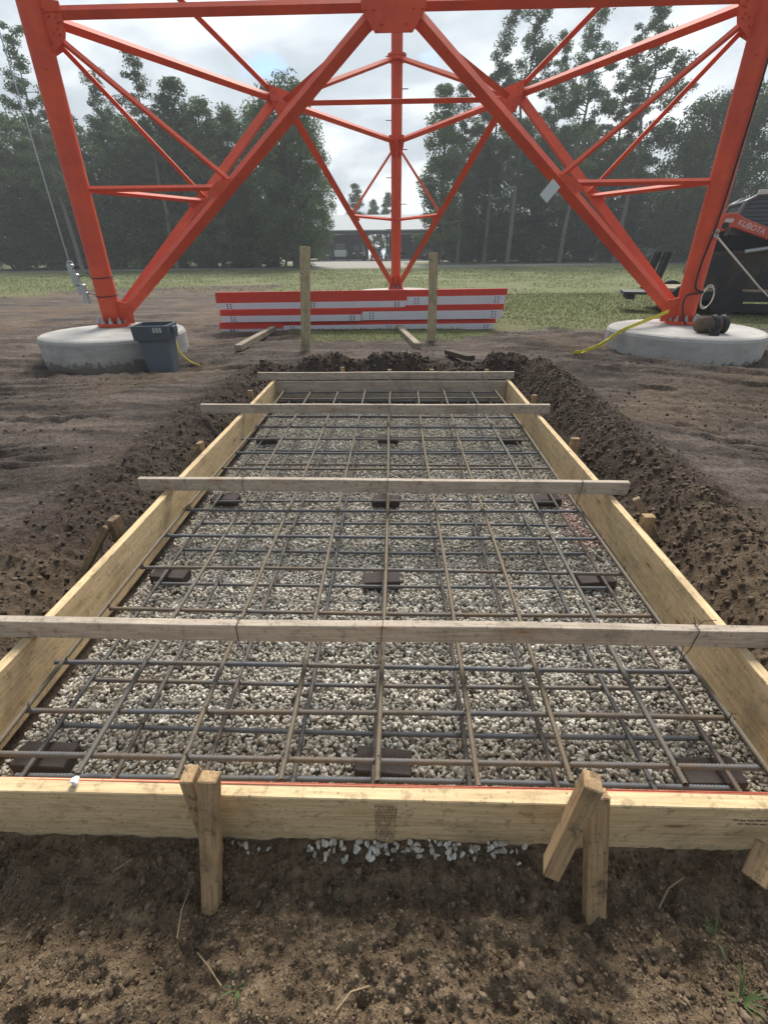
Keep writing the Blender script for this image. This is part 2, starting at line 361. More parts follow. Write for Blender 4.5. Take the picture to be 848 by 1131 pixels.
grass=np.clip(.5+(y_-gb)/np.clip(gb*.22,1.2,6),0,1)
grass=np.where(x_<-6,grass*sst(.32,.6,fbm(x_*.12,y_*.12,95,3)+sst(24,36,y_)*.4),grass)
roadc=54+.11*(x_+25); road=sst(3.0,2.2,np.abs(y_-roadc)+.8*(vn(x_*.3,y_*.3,97)-.5))
drive=sst(6.5,5.5,np.abs(x_+4.5+.05*(y_-55)))*sst(53,55,y_); drive=np.maximum(drive,sst(68,71,y_)*sst(20,17,np.abs(x_-1)))
road=np.maximum(road,drive)
fore=1-sst(.55,1.3,y_); fore=np.maximum(fore*.95,.45*sst(.52,.7,fbm(x_*.6,y_*.6,99,3)))
fore=np.maximum(fore,.6*sst(1.3,.6,np.abs(x_-2.15))*sst(3.2,1.5,y_))
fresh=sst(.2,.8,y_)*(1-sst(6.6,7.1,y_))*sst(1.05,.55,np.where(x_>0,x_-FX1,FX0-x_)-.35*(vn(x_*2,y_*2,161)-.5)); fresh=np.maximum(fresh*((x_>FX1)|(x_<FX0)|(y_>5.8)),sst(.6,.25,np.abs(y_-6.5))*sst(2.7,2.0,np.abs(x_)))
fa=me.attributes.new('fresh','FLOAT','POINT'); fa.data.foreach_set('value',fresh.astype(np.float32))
ca=me.color_attributes.new('mask','FLOAT_COLOR','POINT')
ca.data.foreach_set('color',np.stack([grass,road,fore,((x_>FX0+.06)&(x_<FX1-.02)&(y_>FY0)&(y_<FY1-.05)).astype(float)],-1).astype(np.float32).ravel())
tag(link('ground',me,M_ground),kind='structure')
def g1(x,y): return float(gh(np.array([float(x)]),np.array([float(y)]))[0])
# ------------------------------------------------------------------ scattered stones
def ico(sub,jit,seed,flat=1.):
    bm=bmesh.new(); bmesh.ops.create_icosphere(bm,subdivisions=sub,radius=1); r=np.random.default_rng(seed)
    v=np.array([q.co[:] for q in bm.verts])
    # cut by random planes so that the pebble is angular
    for k in range(9):
        d=r.normal(size=3); d/=np.linalg.norm(d); h=r.uniform(.42,.75); s=v@d; m=s>h; v[m]-=np.outer(s[m]-h,d)
    v*=1+jit*r.normal(size=(len(v),1))
    v*=np.array([1,r.uniform(.65,.95),r.uniform(.5,.8)*flat])
    f=np.array([[q.index for q in p.verts] for p in bm.faces]); bm.free(); return v,f
def scatter(name,P,sc,temps,mat,paint=None,smooth=False):
    V=[];Fs=[];pa=[];b=0
    which=rng.integers(0,len(temps),len(P))
    for k,(tv,tf) in enumerate(temps):
        ii=np.where(which==k)[0]; n=len(ii)
        if not n: continue
        q=rng.normal(size=(n,4)); q/=np.linalg.norm(q,axis=1,keepdims=True); w,x,y,z=q.T
        Rm=np.stack([1-2*(y*y+z*z),2*(x*y-z*w),2*(x*z+y*w),2*(x*y+z*w),1-2*(x*x+z*z),2*(y*z-x*w),2*(x*z-y*w),2*(y*z+x*w),1-2*(x*x+y*y)],-1).reshape(n,3,3)
        vv=np.einsum('nij,vj->nvi',Rm,tv)*sc[ii][:,None,None]+P[ii][:,None,:]
        V.append(vv.reshape(-1,3)); Fs.append((tf[None]+ (np.arange(n)*len(tv))[:,None,None]+b).reshape(-1,3)); b+=n*len(tv)
        if paint is not None: pa.append(np.repeat(paint[ii],len(tv)))
    me=arr_mesh(name,np.concatenate(V),np.concatenate(Fs))
    if paint is not None:
        a=me.attributes.new('paint','FLOAT','POINT'); a.data.foreach_set('value',np.concatenate(pa).astype(np.float32))
    if smooth: me.polygons.foreach_set('use_smooth',np.ones(len(me.polygons),bool))
    return link(name,me,mat)
T2=[ico(2,.03,s) for s in range(8)]; T1=[ico(1,.06,s+20) for s in range(6)]
def bed(n,y0,y1,smin,smax,zb):
    x=rng.uniform(FX0+.03,FX1-.03,n); y=rng.uniform(y0,y1,n); s=rng.uniform(0,1,n)**2.2*(smax-smin)+smin
    z=zb+.018*(fbm(x*2.2,y*2.2,5,3)-.5)+rng.uniform(-.014,.006,n)-s*.25
    z=z-.03*sst(.14,.03,x-FX0)*(.4+.9*vn(y*2.,y*0,14))
    return np.stack([x,y,z],-1),s
pa,sa=bed(30000,FY0+.02,2.3,.0075,.0185,-1.690); pb,sb=bed(34000,2.3,FY1-.03,.009,.019,-1.690)
pc,sc_=bed(14000,FY0+.02,2.3,.011,.018,-1.709); pd,sd=bed(15000,2.3,FY1-.03,.014,.02,-1.709)
pb=np.concatenate([pb,pd,pc]); sb=np.concatenate([sb,sd,sc_])
sp_=np.stack([np.concatenate([rng.uniform(-.27,.20,80),rng.normal(.30,.05,32),rng.normal(-.46,.03,8)]),.690-np.abs(rng.normal(0,.022,120)),np.zeros(120)],-1)
sp_[:,2]=gh(sp_[:,0],sp_[:,1])+.010
P=np.concatenate([pa,sp_]); s_=np.concatenate([sa,rng.uniform(.008,.016,len(sp_))])
def paintmask(P):
    ed=np.minimum(np.minimum(P[:,0]-FX0,FX1-P[:,0]),(P[:,1]-FY0)*1.2)
    m=sst(.58,.68,vn(P[:,0]*5,P[:,1]*2.2,101))*sst(.32,.1,ed)*rng.uniform(0,.45,len(P))*(vn(P[:,0]*3,P[:,1]*1.1,103)>.5)
    m=m*(P[:,1]>FY0); m=np.maximum(m,sst(.085,.04,P[:,1]-FY0)*rng.uniform(.1,.75,len(P))*(P[:,1]>FY0))
    return m
allP=np.concatenate([P,pb]); allS=np.concatenate([s_,sb])
va=scatter('gravel',P,s_,T2,M_gravel,paintmask(P)); vb=scatter('gravel',pb,sb,T1,M_gravel,paintmask(pb))
bm=bmesh.new(); bm.from_mesh(va.data); bm.from_mesh(vb.data); bm.to_mesh(va.data); bm.free(); bpy.data.objects.remove(vb)
tag(va,kind='stuff'); 
# soil clods: foreground, berms, trodden mud
def clods(n,fx,fy,smin,smax,p,cond=None):
    x=fx(n); y=fy(n); s=rng.uniform(0,1,n)**3*(smax-smin)+smin; k=np.ones(n,bool) if cond is None else cond(x,y); x,y,s=x[k],y[k],s[k]
    return np.stack([x,y,gh(x,y)+s*.15],-1),s,np.full(len(x),p)*rng.uniform(.6,1,len(x))
U=rng.uniform
cl=[clods(420,lambda n:U(-1.3,1.35,n),lambda n:U(.12,.62,n),.006,.014,.9,lambda x,y:fbm(x*3,y*3,115,3)>.45),
    clods(26000,lambda n:U(-1.3,1.35,n),lambda n:U(.12,.68,n),.0015,.0055,.95),
    clods(3000,lambda n:U(-1.3,1.35,n),lambda n:U(.12,.68,n),.003,.013,.6,lambda x,y:fbm(x*3,y*3,111,3)>.45),
    clods(6000,lambda n:FX1+.03+np.abs(rng.normal(.3,.22,n)),lambda n:U(.8,6.4,n),.004,.017,.35),
    clods(3600,lambda n:FX0-.03-np.abs(rng.normal(.2,.22,n)),lambda n:U(.8,6.4,n),.004,.016,.12),
    clods(3000,lambda n:U(-2.,2.,n),lambda n:rng.normal(6.5,.28,n),.006,.03,.1,lambda x,y:y>5.82),
    clods(14000,lambda n:U(-8,8,n),lambda n:U(2.,12,n),.003,.018,.3,lambda x,y:(fbm(x*.7,y*1.6,121,3)>.53)&((np.abs(x+.07)>1.7)|(y>6.)))]
P=np.concatenate([c[0] for c in cl]); s_=np.concatenate([c[1] for c in cl]); pp=np.concatenate([c[2] for c in cl])
def lump(seed):
    bm=bmesh.new(); bmesh.ops.create_icosphere(bm,subdivisions=2,radius=1); r=np.random.default_rng(seed)
    v=np.array([q.co[:] for q in bm.verts]); f=np.array([[q.index for q in p.verts] for p in bm.faces]); bm.free()
    k=np.zeros(len(v))
    for j in range(9):
        d=r.normal(size=3); d/=np.linalg.norm(d); k+=r.uniform(-.5,.6)*np.exp(-((1-v@d)/.22)**2)
    v*=(1+.75*k+.17*r.normal(size=len(v)))[:,None]; v*=np.array([1,r.uniform(.6,.95),r.uniform(.5,.85)]); return v,f
TC=[lump(s+40) for s in range(10)]
tag(scatter('soil_clods',P,s_,TC,M_clod,pp,False),kind='stuff')
# grass blades on the field
def blades(n,fx,fy,hmin,hmax,cond):
    x=fx(n); y=fy(n); k=cond(x,y); x,y=x[k],y[k]; n=len(x); z=gh(x,y)
    a=U(0,6.28,n); h=U(hmin,hmax,n); w=.004+.0012*y*.5; ln=U(-.5,.5,(n,2))*h[:,None]
    d=np.stack([np.cos(a),np.sin(a),0*a],-1)*w[:,None]; p=np.stack([x,y,z-.01],-1); t=p+np.stack([ln[:,0],ln[:,1],h],-1)
    return np.stack([p-d,p+d,t],1).reshape(-1,3)
def gcond(x,y):
    b=np.where(x<-1.5, 9.2+11.*sst(-1.5,-6,x), 9.2+1.4*sst(1,3,x))
    return (U(0,1,len(x))<sst(-.8,3.0,y-b+2.2*(fbm(x*.9,y*.9,131,4)-.5)*2))&(fbm(x*.5,y*.5,133,3)>.36)
V=np.concatenate([blades(90000,lambda n:U(-9,14,n),lambda n:9+11*U(0,1,n)**1.4,.02,.075,gcond),blades(60000,lambda n:U(-30,30,n),lambda n:U(18,50,n),.03,.10,gcond)])
tag(link('grass',arr_mesh('grass',V,np.arange(len(V)).reshape(-1,3)),M_grass),kind='stuff')
# ------------------------------------------------------------------ timber form
form=thing('concrete_form','rectangular pale lumber form set on edge round the gravel bed','formwork',(0,3.2,BOT))
hh=TOP-BOT; zc=(TOP+BOT)/2; tb=.044
fb=board('form_board',(-1.95,FY0+tb/2,zc),(1.85,FY0+tb/2,zc),hh,tb,M_form,form)
board('form_board',(FX0+tb/2,FY0+tb+.002,zc),(FX0+tb/2,FY1,zc),hh,tb,M_form,form)
board('form_board',(FX1-tb/2,FY0+tb+.002,zc),(FX1-tb/2,FY1,zc),hh,tb,M_form,form)
board('form_board',(FX0+tb+.003,FY1-.03-tb/2,zc),(FX1-tb-.003,FY1-.03-tb/2,zc),hh-.01,tb,M_spread,form)
mk=MB()
for r in range(13):
    zz=-1.418-r*.016; xx=-.055
    while xx<.005:
        w=random.choice((.002,.004,.006))
        if random.random()<.85: mk.box((xx+w/2,FY0-.004,zz),(w/2,.0008,.0028))
        xx+=w+.0035
mk.build('printed_stamp',M_ink,form)
ck=simple('red_chalk',(.46,.13,.085),.95,var=.45,scale=25)
MB().box((-.05,FY0+tb-.0045,TOP+.0006),(1.45,.0014,.0008)).box((-.05,FY0+tb+.0015,TOP-.010),(1.45,.001,.009)).build('chalk_line',ck,form)
mk=MB()
for r,(x0,x1,zz) in enumerate([(1.0,1.24,-1.45),(1.02,1.2,-1.47)]):
    xx=x0
    while xx<x1:
        w=random.uniform(.008,.02); mk.box((xx+w/2,FY0-.004,zz+random.uniform(-.002,.002)),(w/2,.0008,.0022)); xx+=w+.006
mk.build('printed_stamp',M_ink,form)
# spreaders lying across
def wire(name,label,pts,r=.0016,grp='black tie wires on the cross boards'):
    return tag(MB().tube(pts,r,5).build(name,M_wire),label,'wire',grp)
spr=[((-1.80,1.326,TOP),(1.78,1.320,TOP),'nearest','long weathered two by four, nearest of the four laid across the form'),
     ((-1.735,2.665,TOP),(1.526,2.63,TOP),'second','weathered two by four, second from the camera of the four across the form'),
     ((-1.957,4.345,TOP),(1.518,4.325,TOP),'third','grey two by four overhanging the left form board furthest, third of four'),
     ((-1.745,5.70,TOP),(1.487,5.725,TOP),'far','grey two by four lying along the far end board of the form')]
for a,b,w,lab in spr:
    z=TOP+.0445+.0015
    board('cross_board',(a[0],a[1],z),(b[0],b[1],z),.089,.040,M_spread)
    tag(C.objects[-1],lab,'plank','two by fours laid across the form')
def tie(x,y,lab,tail=0):
    z0=TOP-.11; z1=TOP+.095; d=.026
    pts=[(x,y,z0),(x-.004,y-d,TOP),(x,y-d-.001,z1-.01),(x+.003,y-d+.006,z1),(x+.004,y+d-.006,z1),(x+.006,y+d,z1-.01),(x+.006,y+d,TOP),(x,y,z0+.003)]
    m=MB().tube(pts,.0016,5)
    if tail: m.tube([(x+.004,y,z1),(x+.03,y+.01,z1+.02),(x+.06,y-.01,z1+.045)],.0015,5).tube([(x,y,z1),(x-.01,y+.01,z1+.03),(x-.025,y,z1+.05)],.0015,5)
    tag(m.build('tie_wire',M_wire),lab,'wire','black tie wires round the cross boards')
tie(-.64,1.324,'black tie wire looped round the left part of the nearest cross board',1)
tie(-.05,1.323,'thin black tie wire round the middle of the nearest cross board')
tie(1.20,1.322,'black tie wire with long tails near the right end of the nearest cross board',1)
tie(-1.02,2.66,'black tie wire round the left part of the second cross board',1)
tie(-.05,2.648,'thin black tie wire round the middle of the second cross board')
tie(1.22,2.635,'black tie wire round the right part of the second cross board')
tie(.80,4.33,'black tie wire round the right part of the third cross board')
tie(-.06,4.335,'thin black tie wire round the middle of the third cross board')
# ------------------------------------------------------------------ rebar mats
def rib_mesh(name,L,r,ns=7,per=.0125,bend=0.):
    n=int(L/per*2)+1; xs=np.linspace(-L/2,L/2,n); ra=np.where(np.arange(n)%2==0,r*1.17,r*.90)
    a=np.arange(ns)*2*math.pi/ns; skew=.28*per
    V=np.stack([xs[:,None]+skew*np.sin(a)[None,:],ra[:,None]*np.cos(a)[None],ra[:,None]*np.sin(a)[None]],-1).reshape(-1,3)
    p0,p1=rng.uniform(0,6.28,2); V[:,1]+=bend*np.sin(V[:,0]*1.5+p0); V[:,2]+=bend*.4*np.sin(V[:,0]*1.9+p1)
    i=np.arange(n-1)[:,None]*ns; k=np.arange(ns)[None]; k2=(k+1)%ns
    Fq=np.stack([i+k,i+k2,i+ns+k2,i+ns+k],-1).reshape(-1,4)
    me=arr_mesh(name,V,Fq); me.polygons.foreach_set('use_smooth',np.ones(len(Fq),bool)); return me
ty=[.875,1.056,1.28,1.602,1.94,2.265,2.592,2.92,3.26,3.585,3.91,4.24,4.575,4.90,5.25,5.53]
txs=[-1.395,-1.045,-.71,-.378,-.057,.263,.588,.945,1.235]
def mat_layer(label,z,sx,mt,ml,rad,grp,lowy=0):
    t=thing('rebar_mat',label,'rebar mat',(0,3.2,z),grp)
    Lx=(txs[-1]-txs[0])*sx+.10; cx=(txs[0]+txs[-1])/2*sx; Ly=5.58-.80
    mxs=[rib_mesh('crosswise_bar',Lx+random.uniform(-.08,-.02),rad,bend=.006) for k in range(4)]; mys=[rib_mesh('lengthwise_bar',Ly,rad,bend=.012) for k in range(4)]
    for i,yy in enumerate(ty):
        r=rad if i<3 else rad
        M=Matrix.Translation((cx+random.uniform(-.02,.02),yy+lowy+random.uniform(-.006,.006),z-rad))@Matrix.Rotation(random.uniform(-.004,.004),4,'Z')@Matrix.Rotation(random.uniform(0,6),4,'X')
        link('crosswise_bar',mxs[i%4],mt if i<4 else None,t,M)
    for i,xx in enumerate(txs):
        M=Matrix.Translation((xx*sx+random.uniform(-.005,.005),(5.58+.80)/2+random.uniform(-.015,.015),z+rad))@Matrix.Rotation(math.pi/2+random.uniform(-.003,.003),4,'Z')@Matrix.Rotation(random.uniform(0,6),4,'X')
        link('lengthwise_bar',mys[i%4],ml if i<4 else None,t,M)
    tw=MB()
    for yy in ty:
        for xx in txs:
            if random.random()<.55:
                q=Vector((xx*sx,yy+lowy,z)); d=Vector((1,1 if random.random()<.5 else -1,0)).normalized()*rad*1.5; up=Vector((0,0,rad*2.05)); s=d.cross(up).normalized()*.004
                tw.tube([q-d-up*.5,q-d*.8+up*.6,q+up,q+d*.8+up*.6,q+d-up*.5],.0015,4)
                tw.tube([q+up*.95,q+up+Vector((.006,.004,.008)),q+up+Vector((.012,-.003,.014))],.0014,4)
    tw.build('tie_wires',M_wire,t)['kind']='stuff'
    return t
mat_layer('upper layer of grey ribbed rebar grid hung just under the cross boards',-1.497,1,M_bar,M_barl,.0096,'tied rebar grids in the form')
mat_layer('lower layer of darker ribbed rebar grid resting on bricks over the gravel',-1.612,.955,M_bar,M_barlow,.0092,'tied rebar grids in the form',.004)
# bricks
rows=[(.96,'nearest row'),(2.05,'second row from the front'),(3.02,'middle row'),(4.30,'fourth row from the front'),(5.42,'farthest row')]
cols=[(-1.33,'left board'),(-.055,'middle of the bed'),(1.17,'right board')]
bme=None
for ry,rn in rows:
    for cx,cn in cols:
        if bme is None:
            o=MB().box((0,0,0),(.105,.05,.03)).build('brick',M_brick,bevel=.005); bme=o
        else:
            o=bme.copy(); C.objects.link(o)
        o.matrix_basis=Matrix.Translation((cx+random.uniform(-.02,.02),ry+random.uniform(-.02,.02),-1.661))@Matrix.Rotation(random.uniform(-.12,.12),4,'Z')
        nm=cn if 'middle' in cn else 'the '+cn
        tag(o,f"dark brick under the rebar {'in' if 'middle' in cn else 'by'} the {cn}, {rn}",'brick','bricks propping up the rebar')
# ------------------------------------------------------------------ stakes and kickers
def stick(name,label,a,b,w,t,up,cat='stake',grp='stakes round the form',mat=None):
    o=board(name,a,b,w,t,mat or M_stake,None,up,bevel=.003,warp=.001); return tag(o,label,cat,grp)
def stk(px_top,Yt,px_bot,Yb,label,w,t,name='stake',cat='stake',up=(1,0,0),ext=.12,mat=None):
    a=aty(*px_top,Yt); b=aty(*px_bot,Yb); d=(b-a).normalized(); return stick(name,label,a,b+d*ext,w,t,up,cat,mat=mat)
stk((231,857),.650,(235,1000),.535,'split wooden stake with crumbled top, left of two before the near form board',.050,.040,ext=.12)
stk((659,876),.650,(655,1022),.525,'upright pale wooden stake, right of two before the near form board',.056,.036,ext=.05)
stk((209,854),.668,(246,965),.640,'short leaning offcut tucked behind the left front stake',.052,.036,'kicker','brace',(0,1,.2),ext=.02)
stk((655,862),.605,(607,962),.560,'pale leaning kicker nailed to the top of the right front stake',.055,.042,'kicker','brace',(.35,1,.25),ext=-.01,mat=M_stake)
stk((850,935),.64,(838,962),.60,'short brown block leaning on the near form board at the right picture edge',.06,.04,'kicker','brace',(0,1,.3),ext=.03)
def vstake(x,y,ztop,label,lean=(0,0),w=.05,t=.036,rot=0,mat=None):
    b=Vector((x+lean[0],y+lean[1],-1.80)); a=Vector((x,y,ztop)); up=(math.cos(rot),math.sin(rot),0)
    return stick('stake',label,a,b,w,t,up,mat=mat)
vstake(-1.63,2.16,-1.315,'stake with a frayed splintered head outside the left form board',(.0,-.0),.075,.04,1.4,M_kick)
stick('kicker','dark leaning board bracing the frayed stake on the left side',(-1.655,2.12,-1.35),(-1.79,1.93,-1.60),.085,.035,(0,1,.2),'brace',mat=M_kick)
vstake(-1.607,3.40,-1.335,'short chipped stake outside the left form board between second and third cross boards',(0,0),.07,.04,1.5)
stick('kicker','leaning wooden brace at the chipped stake on the left side',(-1.64,3.36,-1.37),(-1.74,3.2,-1.56),.06,.035,(0,1,.2),'brace',mat=M_kick)
vstake(-1.605,4.86,-1.30,'pointed stake outside the left form board by the third cross board')
vstake(1.475,4.72,-1.315,'small stake outside the right form board just beyond the third cross board')
vstake(1.475,3.48,-1.325,'square stake outside the right form board midway between second and third cross boards',(0,0),.07,.045)
vstake(1.470,2.24,-1.325,'stake outside the right form board just this side of the second cross board',(0,0),.065,.05)
stick('kicker','flat topped kicker leaning behind the stake near the right end of the second cross board',(1.480,2.43,-1.315),(1.62,2.31,-1.55),.07,.04,(.1,1,.2),'brace',mat=M_kick)
for px,ly in ((378,'left end'),(430,'centre, on its left'),(477,'centre, on its right'),(538,'right end')):
    q=atz(px,403,-1.33); yy=5.79
    vstake(q.x*yy/q.y,yy,-1.285 if px!=378 else -1.255,f'small stake behind the far end board near the {ly}')
# white chip of limestone on the near board
v,f=ico(2,.05,77); w0=atz(85,866,TOP)
o=link('limestone_chip',arr_mesh('limestone_chip',v*.020,f),simple('white_limestone',(.72,.72,.72),.9)); o.location=(w0.x,w0.y,TOP+.016); o.rotation_euler=(0.3,.4,1)
tag(o,'white limestone chip sitting on top of the near form board','stone')
# ------------------------------------------------------------------ tower
LB={'L':Vector((-5.195,8.697,-1.122)),'R':Vector((5.087,8.645,-1.122)),'C':Vector((-.011,17.53,-1.122))}
LT={'L':Vector((-5.087,8.727,2.926)),'R':Vector((4.981,8.678,2.926)),'C':Vector((-.011,17.422,2.926))}
ctr=Vector((-.04,11.6,0))
tower=thing('lattice_tower','orange red three legged lattice steel tower standing on round concrete pedestals','tower',(-.04,11.6,-1.12))
def leg(k):
    a,b=LB[k],LT[k]; d=(b-a); top=a+d*2.6; dn=d.normalized(); r=.165
    o=MB().tube([a,a+dn*.3,b,top],r,20).build('leg',M_red,tower,smooth=True)
    m=MB().tube([a-dn*.01,a+dn*.045],.27,24)
    out=(a-ctr); out.z=0; out.normalize()
    m.build('base_flange',M_red,o,bevel=.006)
    bt=MB()
    for i in range(10):
        g=2*math.pi*i/10; q=a+Vector((math.cos(g),math.sin(g),0))*.222
        bt.tube([q+Vector((0,0,.035)),q+Vector((0,0,.09))],.036,6).tube([q+Vector((0,0,.07)),q+Vector((0,0,.14))],.018,6)
    bt.build('anchor_bolts',M_galv,o)['kind']='stuff' if False else 'stuff'
    j=a+d*1.455
    m=MB().tube([j-dn*.07,j-dn*.008],.27,20).tube([j+dn*.002,j+dn*.07],.27,20); m.build('splice_flange',M_red,o)
    if k=='C':
        s=MB()
        for i in range(14):
            q=a+d*(.1+.17*i); sd=1 if i%2 else -1; s.tube([q+Vector((sd*.15,-.06,0)),q+Vector((sd*.33,-.06,0))],.012,5)
        s.build('step_bolt',M_dark,o)
    else:
        s=MB()
        for i in range(6):
            q=a+d*(.13+.18*i); n=(Vector((0,0,0))-q); n.z=0; n.normalize(); MB().tube([q+n*.155,q+n*.19],.02,6).build('leg_stud',M_red,o)
    return o
for k in 'LRC': leg(k)
M2={}
def bolts(m,pl,nrm,f):
    c=sum((Vector(p) for p in pl),Vector())/len(pl)
    for p in pl:
        for k in (f,f+.28):
            q=c.lerp(Vector(p),k)
            for sg in (-1,1): m.tube([q+nrm*.006*sg,q+nrm*.040*sg],.017,6)
def face(p,q,label):
    nrm=((LB[p]+LB[q])/2-ctr); nrm.z=0; nrm.normalize()
    # nrm points outward; plates sit in the plane through the leg axes
    def ax(k,t): return LB[k]+(LT[k]-LB[k])*t
    tp,tq=LT[p],LT[q]; mid=(tp+tq)/2; M2[p+q]=mid
    e=(tq-tp).normalized(); vd_=nrm if label=='near' else -nrm
    MB().vee(tp+e*.16,tq-e*.16,vd_,.15,.5).build('horizontal_beam',M_red,tower)
    # small horizontals and diagonals
    for k,s in ((p,1),(q,-1)):
        foot=ax(k,.055)+e*s*.24; head=mid+Vector((0,0,-.10))-e*s*.30
        foot2=foot; 
        MB().vee(foot,head,vd_,.20,.62).build('main_diagonal',M_red,tower)
        dm=ax(k,.055)+e*s*.20; dmid=foot+(head-foot)*.5
        lm=ax(k,.5)+e*s*.16; tgt=foot+(head-foot)*.49
        hz=Vector((tgt.x,tgt.y,tgt.z)); lm.z=tgt.z
        off=-nrm*.03
        MB().vee(lm+off,hz+off,vd_,.085,.6,.01).build('secondary_strut',M_red,tower)
        up=LT[k]+e*s*.24+Vector((0,0,-.24))
        MB().vee(up+off,tgt+Vector((0,0,.06))+e*s*.06+off,vd_,.085,.6,.01).build('secondary_diagonal',M_red,tower)
        # upper panel member from the middle of the beam to the leg above
        ub=LB[k]+(LT[k]-LB[k])*1.44
        MB().vee(mid+e*(-s)*.25+Vector((0,0,.1)),ub+e*s*.2,vd_,.12,.55).build('upper_diagonal',M_red,tower)
        # gussets
        g=LT[k]; pl=[g+e*s*.10+Vector((0,0,.14)),g+e*s*.42+Vector((0,0,.10)),g+e*s*.42+Vector((0,0,-.09)),g+e*s*.34+Vector((0,0,-.30)),g+e*s*.12+Vector((0,0,-.44))]
        gm=MB().prism([x+nrm*.004 for x in pl],nrm*.014); bolts(gm,pl,nrm,.30); gm.build('gusset_plate',M_red,tower)
        b0=LB[k]; pl=[b0+e*s*.12+Vector((0,0,.03)),b0+e*s*.40+Vector((0,0,.03)),b0+e*s*.43+Vector((0,0,.36)),b0+e*s*.12+Vector((0,0,.42))]
        gm=MB().prism([x+nrm*.004 for x in pl],nrm*.018); bolts(gm,pl,nrm,.25); gm.build('gusset_plate',M_red,tower)
        x=(head-foot).normalized(); w=Vector((0,0,1)); pl=[tgt-x*.22-e*s*.03,tgt+x*.22-e*s*.03,tgt+x*.14-e*s*.28,tgt-x*.10-e*s*.28]
        MB().prism([y_+nrm*.016-Vector((0,0,.02)) for y_ in pl],nrm*.012).build('gusset_plate',M_red,tower)
    pl=[mid+e*-.46+Vector((0,0,.18)),mid+e*.46+Vector((0,0,.18)),mid+e*.44+Vector((0,0,-.07)),mid+e*.26+Vector((0,0,-.30)),mid+e*-.26+Vector((0,0,-.30)),mid+e*-.44+Vector((0,0,-.07))]
    gm=MB().prism([x+vd_*.045 for x in pl],vd_*.016); bolts(gm,[x+vd_*.05 for x in pl],vd_,.62); gm.build('gusset_plate',M_red,tower)
face('L','R','near'); face('C','L','left'); face('R','C','right')
ms=list(M2.values())
for i in range(3):
    a,b=ms[i],ms[(i+1)%3]; d=(b-a).normalized()
    MB().vee(a+d*.25-Vector((0,0,.05)),b-d*.25-Vector((0,0,.05)),Vector((0,0,-1)),.15,.5).build('plan_brace',M_red,tower)
# pale tag hanging on right diagonal
q=aty(607,211,8.55); o=MB().box((0,0,0),(.085,.004,.13)).build('hanging_tag',M_tagw,bevel=.002); o.location=q; o.rotation_euler=(.2,R(38),.1)
tag(o,'small pale rectangular tag hanging from the near right tower diagonal','tag')
# pedestals
def pedestal(x,y,r,zt,zb,label):
    pr=[(0,zt),(r-.06,zt),(r-.02,zt-.02),(r,zt-.06),(r+.005,zb-.3)]; n=64; m=MB(); vs=[];fs=[]
    for (rr,z) in pr[1:]:
        for i in range(n):
            a=2*math.pi*i/n; k=1+.006*math.sin(3*a+x)+.003*math.sin(11*a); vs.append((x+rr*k*math.cos(a),y+rr*k*math.sin(a),z+.006*math.sin(2*a)))
    for j in range(len(pr)-2):
        for i in range(n): fs.append((j*n+i,j*n+(i+1)%n,(j+1)*n+(i+1)%n,(j+1)*n+i))
    fs.append(tuple(range(n)))
    m.add(vs,fs); o=m.build('concrete_pedestal',M_conc,smooth=False); return tag(o,label,'pedestal','round pedestals under the tower legs')
pedestal(-4.88,8.12,1.14,-1.135,-1.60,'round pale concrete pedestal with a grey bin at its side under the left tower leg')
pedestal(4.87,8.17,1.18,-1.135,-1.50,'round pale concrete pedestal with a brown bundle on top under the right tower leg')
pedestal(-.011,17.45,1.25,-1.14,-1.50,'pale concrete pedestal under the rear tower leg behind the painted steel')
# ------------------------------------------------------------------ stacked painted steel
YS=10.5
def member(px0,px1,ztop,hr,hw,y0,label,tilt=0):
    x0=aty(px0,345,YS).x; x1=aty(px1,345,YS).x
    t=thing('steel_member',label,'steel member',((x0+x1)/2,y0,ztop-hr-hw),'stacked red and white tower members')
    zt=ztop
    # red folded upper plate leaning back from the fold, white plate dropping from it
    pr=[(y0+.02,zt-hr),(y0+.07,zt),(y0+.20,zt-.005),(y0+.20,zt-.02),(y0+.085,zt-.016),(y0+.034,zt-hr)]
    MB().prism([(x0,a,b) for a,b in pr],(x1-x0,0,tilt)).build('red_plate',M_redp,t,bevel=.002)
    zw=zt-hr
    MB().prism([(x0+.02,y0,zw-.001),(x0+.02,y0+.012,zw-.001),(x0+.02,y0+.03,zw-hw),(x0+.02,y0+.018,zw-hw)],(x1-x0-.06,0,tilt)).build('white_plate',M_whitep,t,bevel=.002)
    hb=MB(); nseg=max(1,int((x1-x0)/1.6))
    for i in range(nseg+1):
        bx=x0+.25+(x1-x0-.5)*i/nseg
        for dx in (0,.07):
            for k in range(3): hb.tube([(bx+dx,y0+.012*k/2-.004,zw-hw*(.2+.3*k)+tilt*(bx-x0)/(x1-x0)),(bx+dx,y0+.012*k/2+.004,zw-hw*(.2+.3*k)+tilt*(bx-x0)/(x1-x0))],.014,6)
    hb.build('bolt_holes',M_black,t)['kind']='stuff'
    return t
b=-1.36
member(241,449,-.715,.205,.125,YS-.05,'red topped steel member at the upper left of the painted stack',.03)
member(445,558,-.695,.125,.165,YS,'bright orange edged steel member at the upper right of the painted stack',.02)
member(243,400,-1.050,.125,.13,YS-.05,'red and white steel member in the left half of the middle tier of the stack',.02)
member(396,556,-.990,.115,.175,YS,'red and white steel member in the right half of the middle tier of the stack',.02)
member(240,311,-1.310,.135,.06,YS-.05,'short visible red steel member at the lower left end of the stack',.01)
member(307,549,-1.290,.09,.155,YS,'long steel member with a bluish white face at the bottom of the stack',.03)
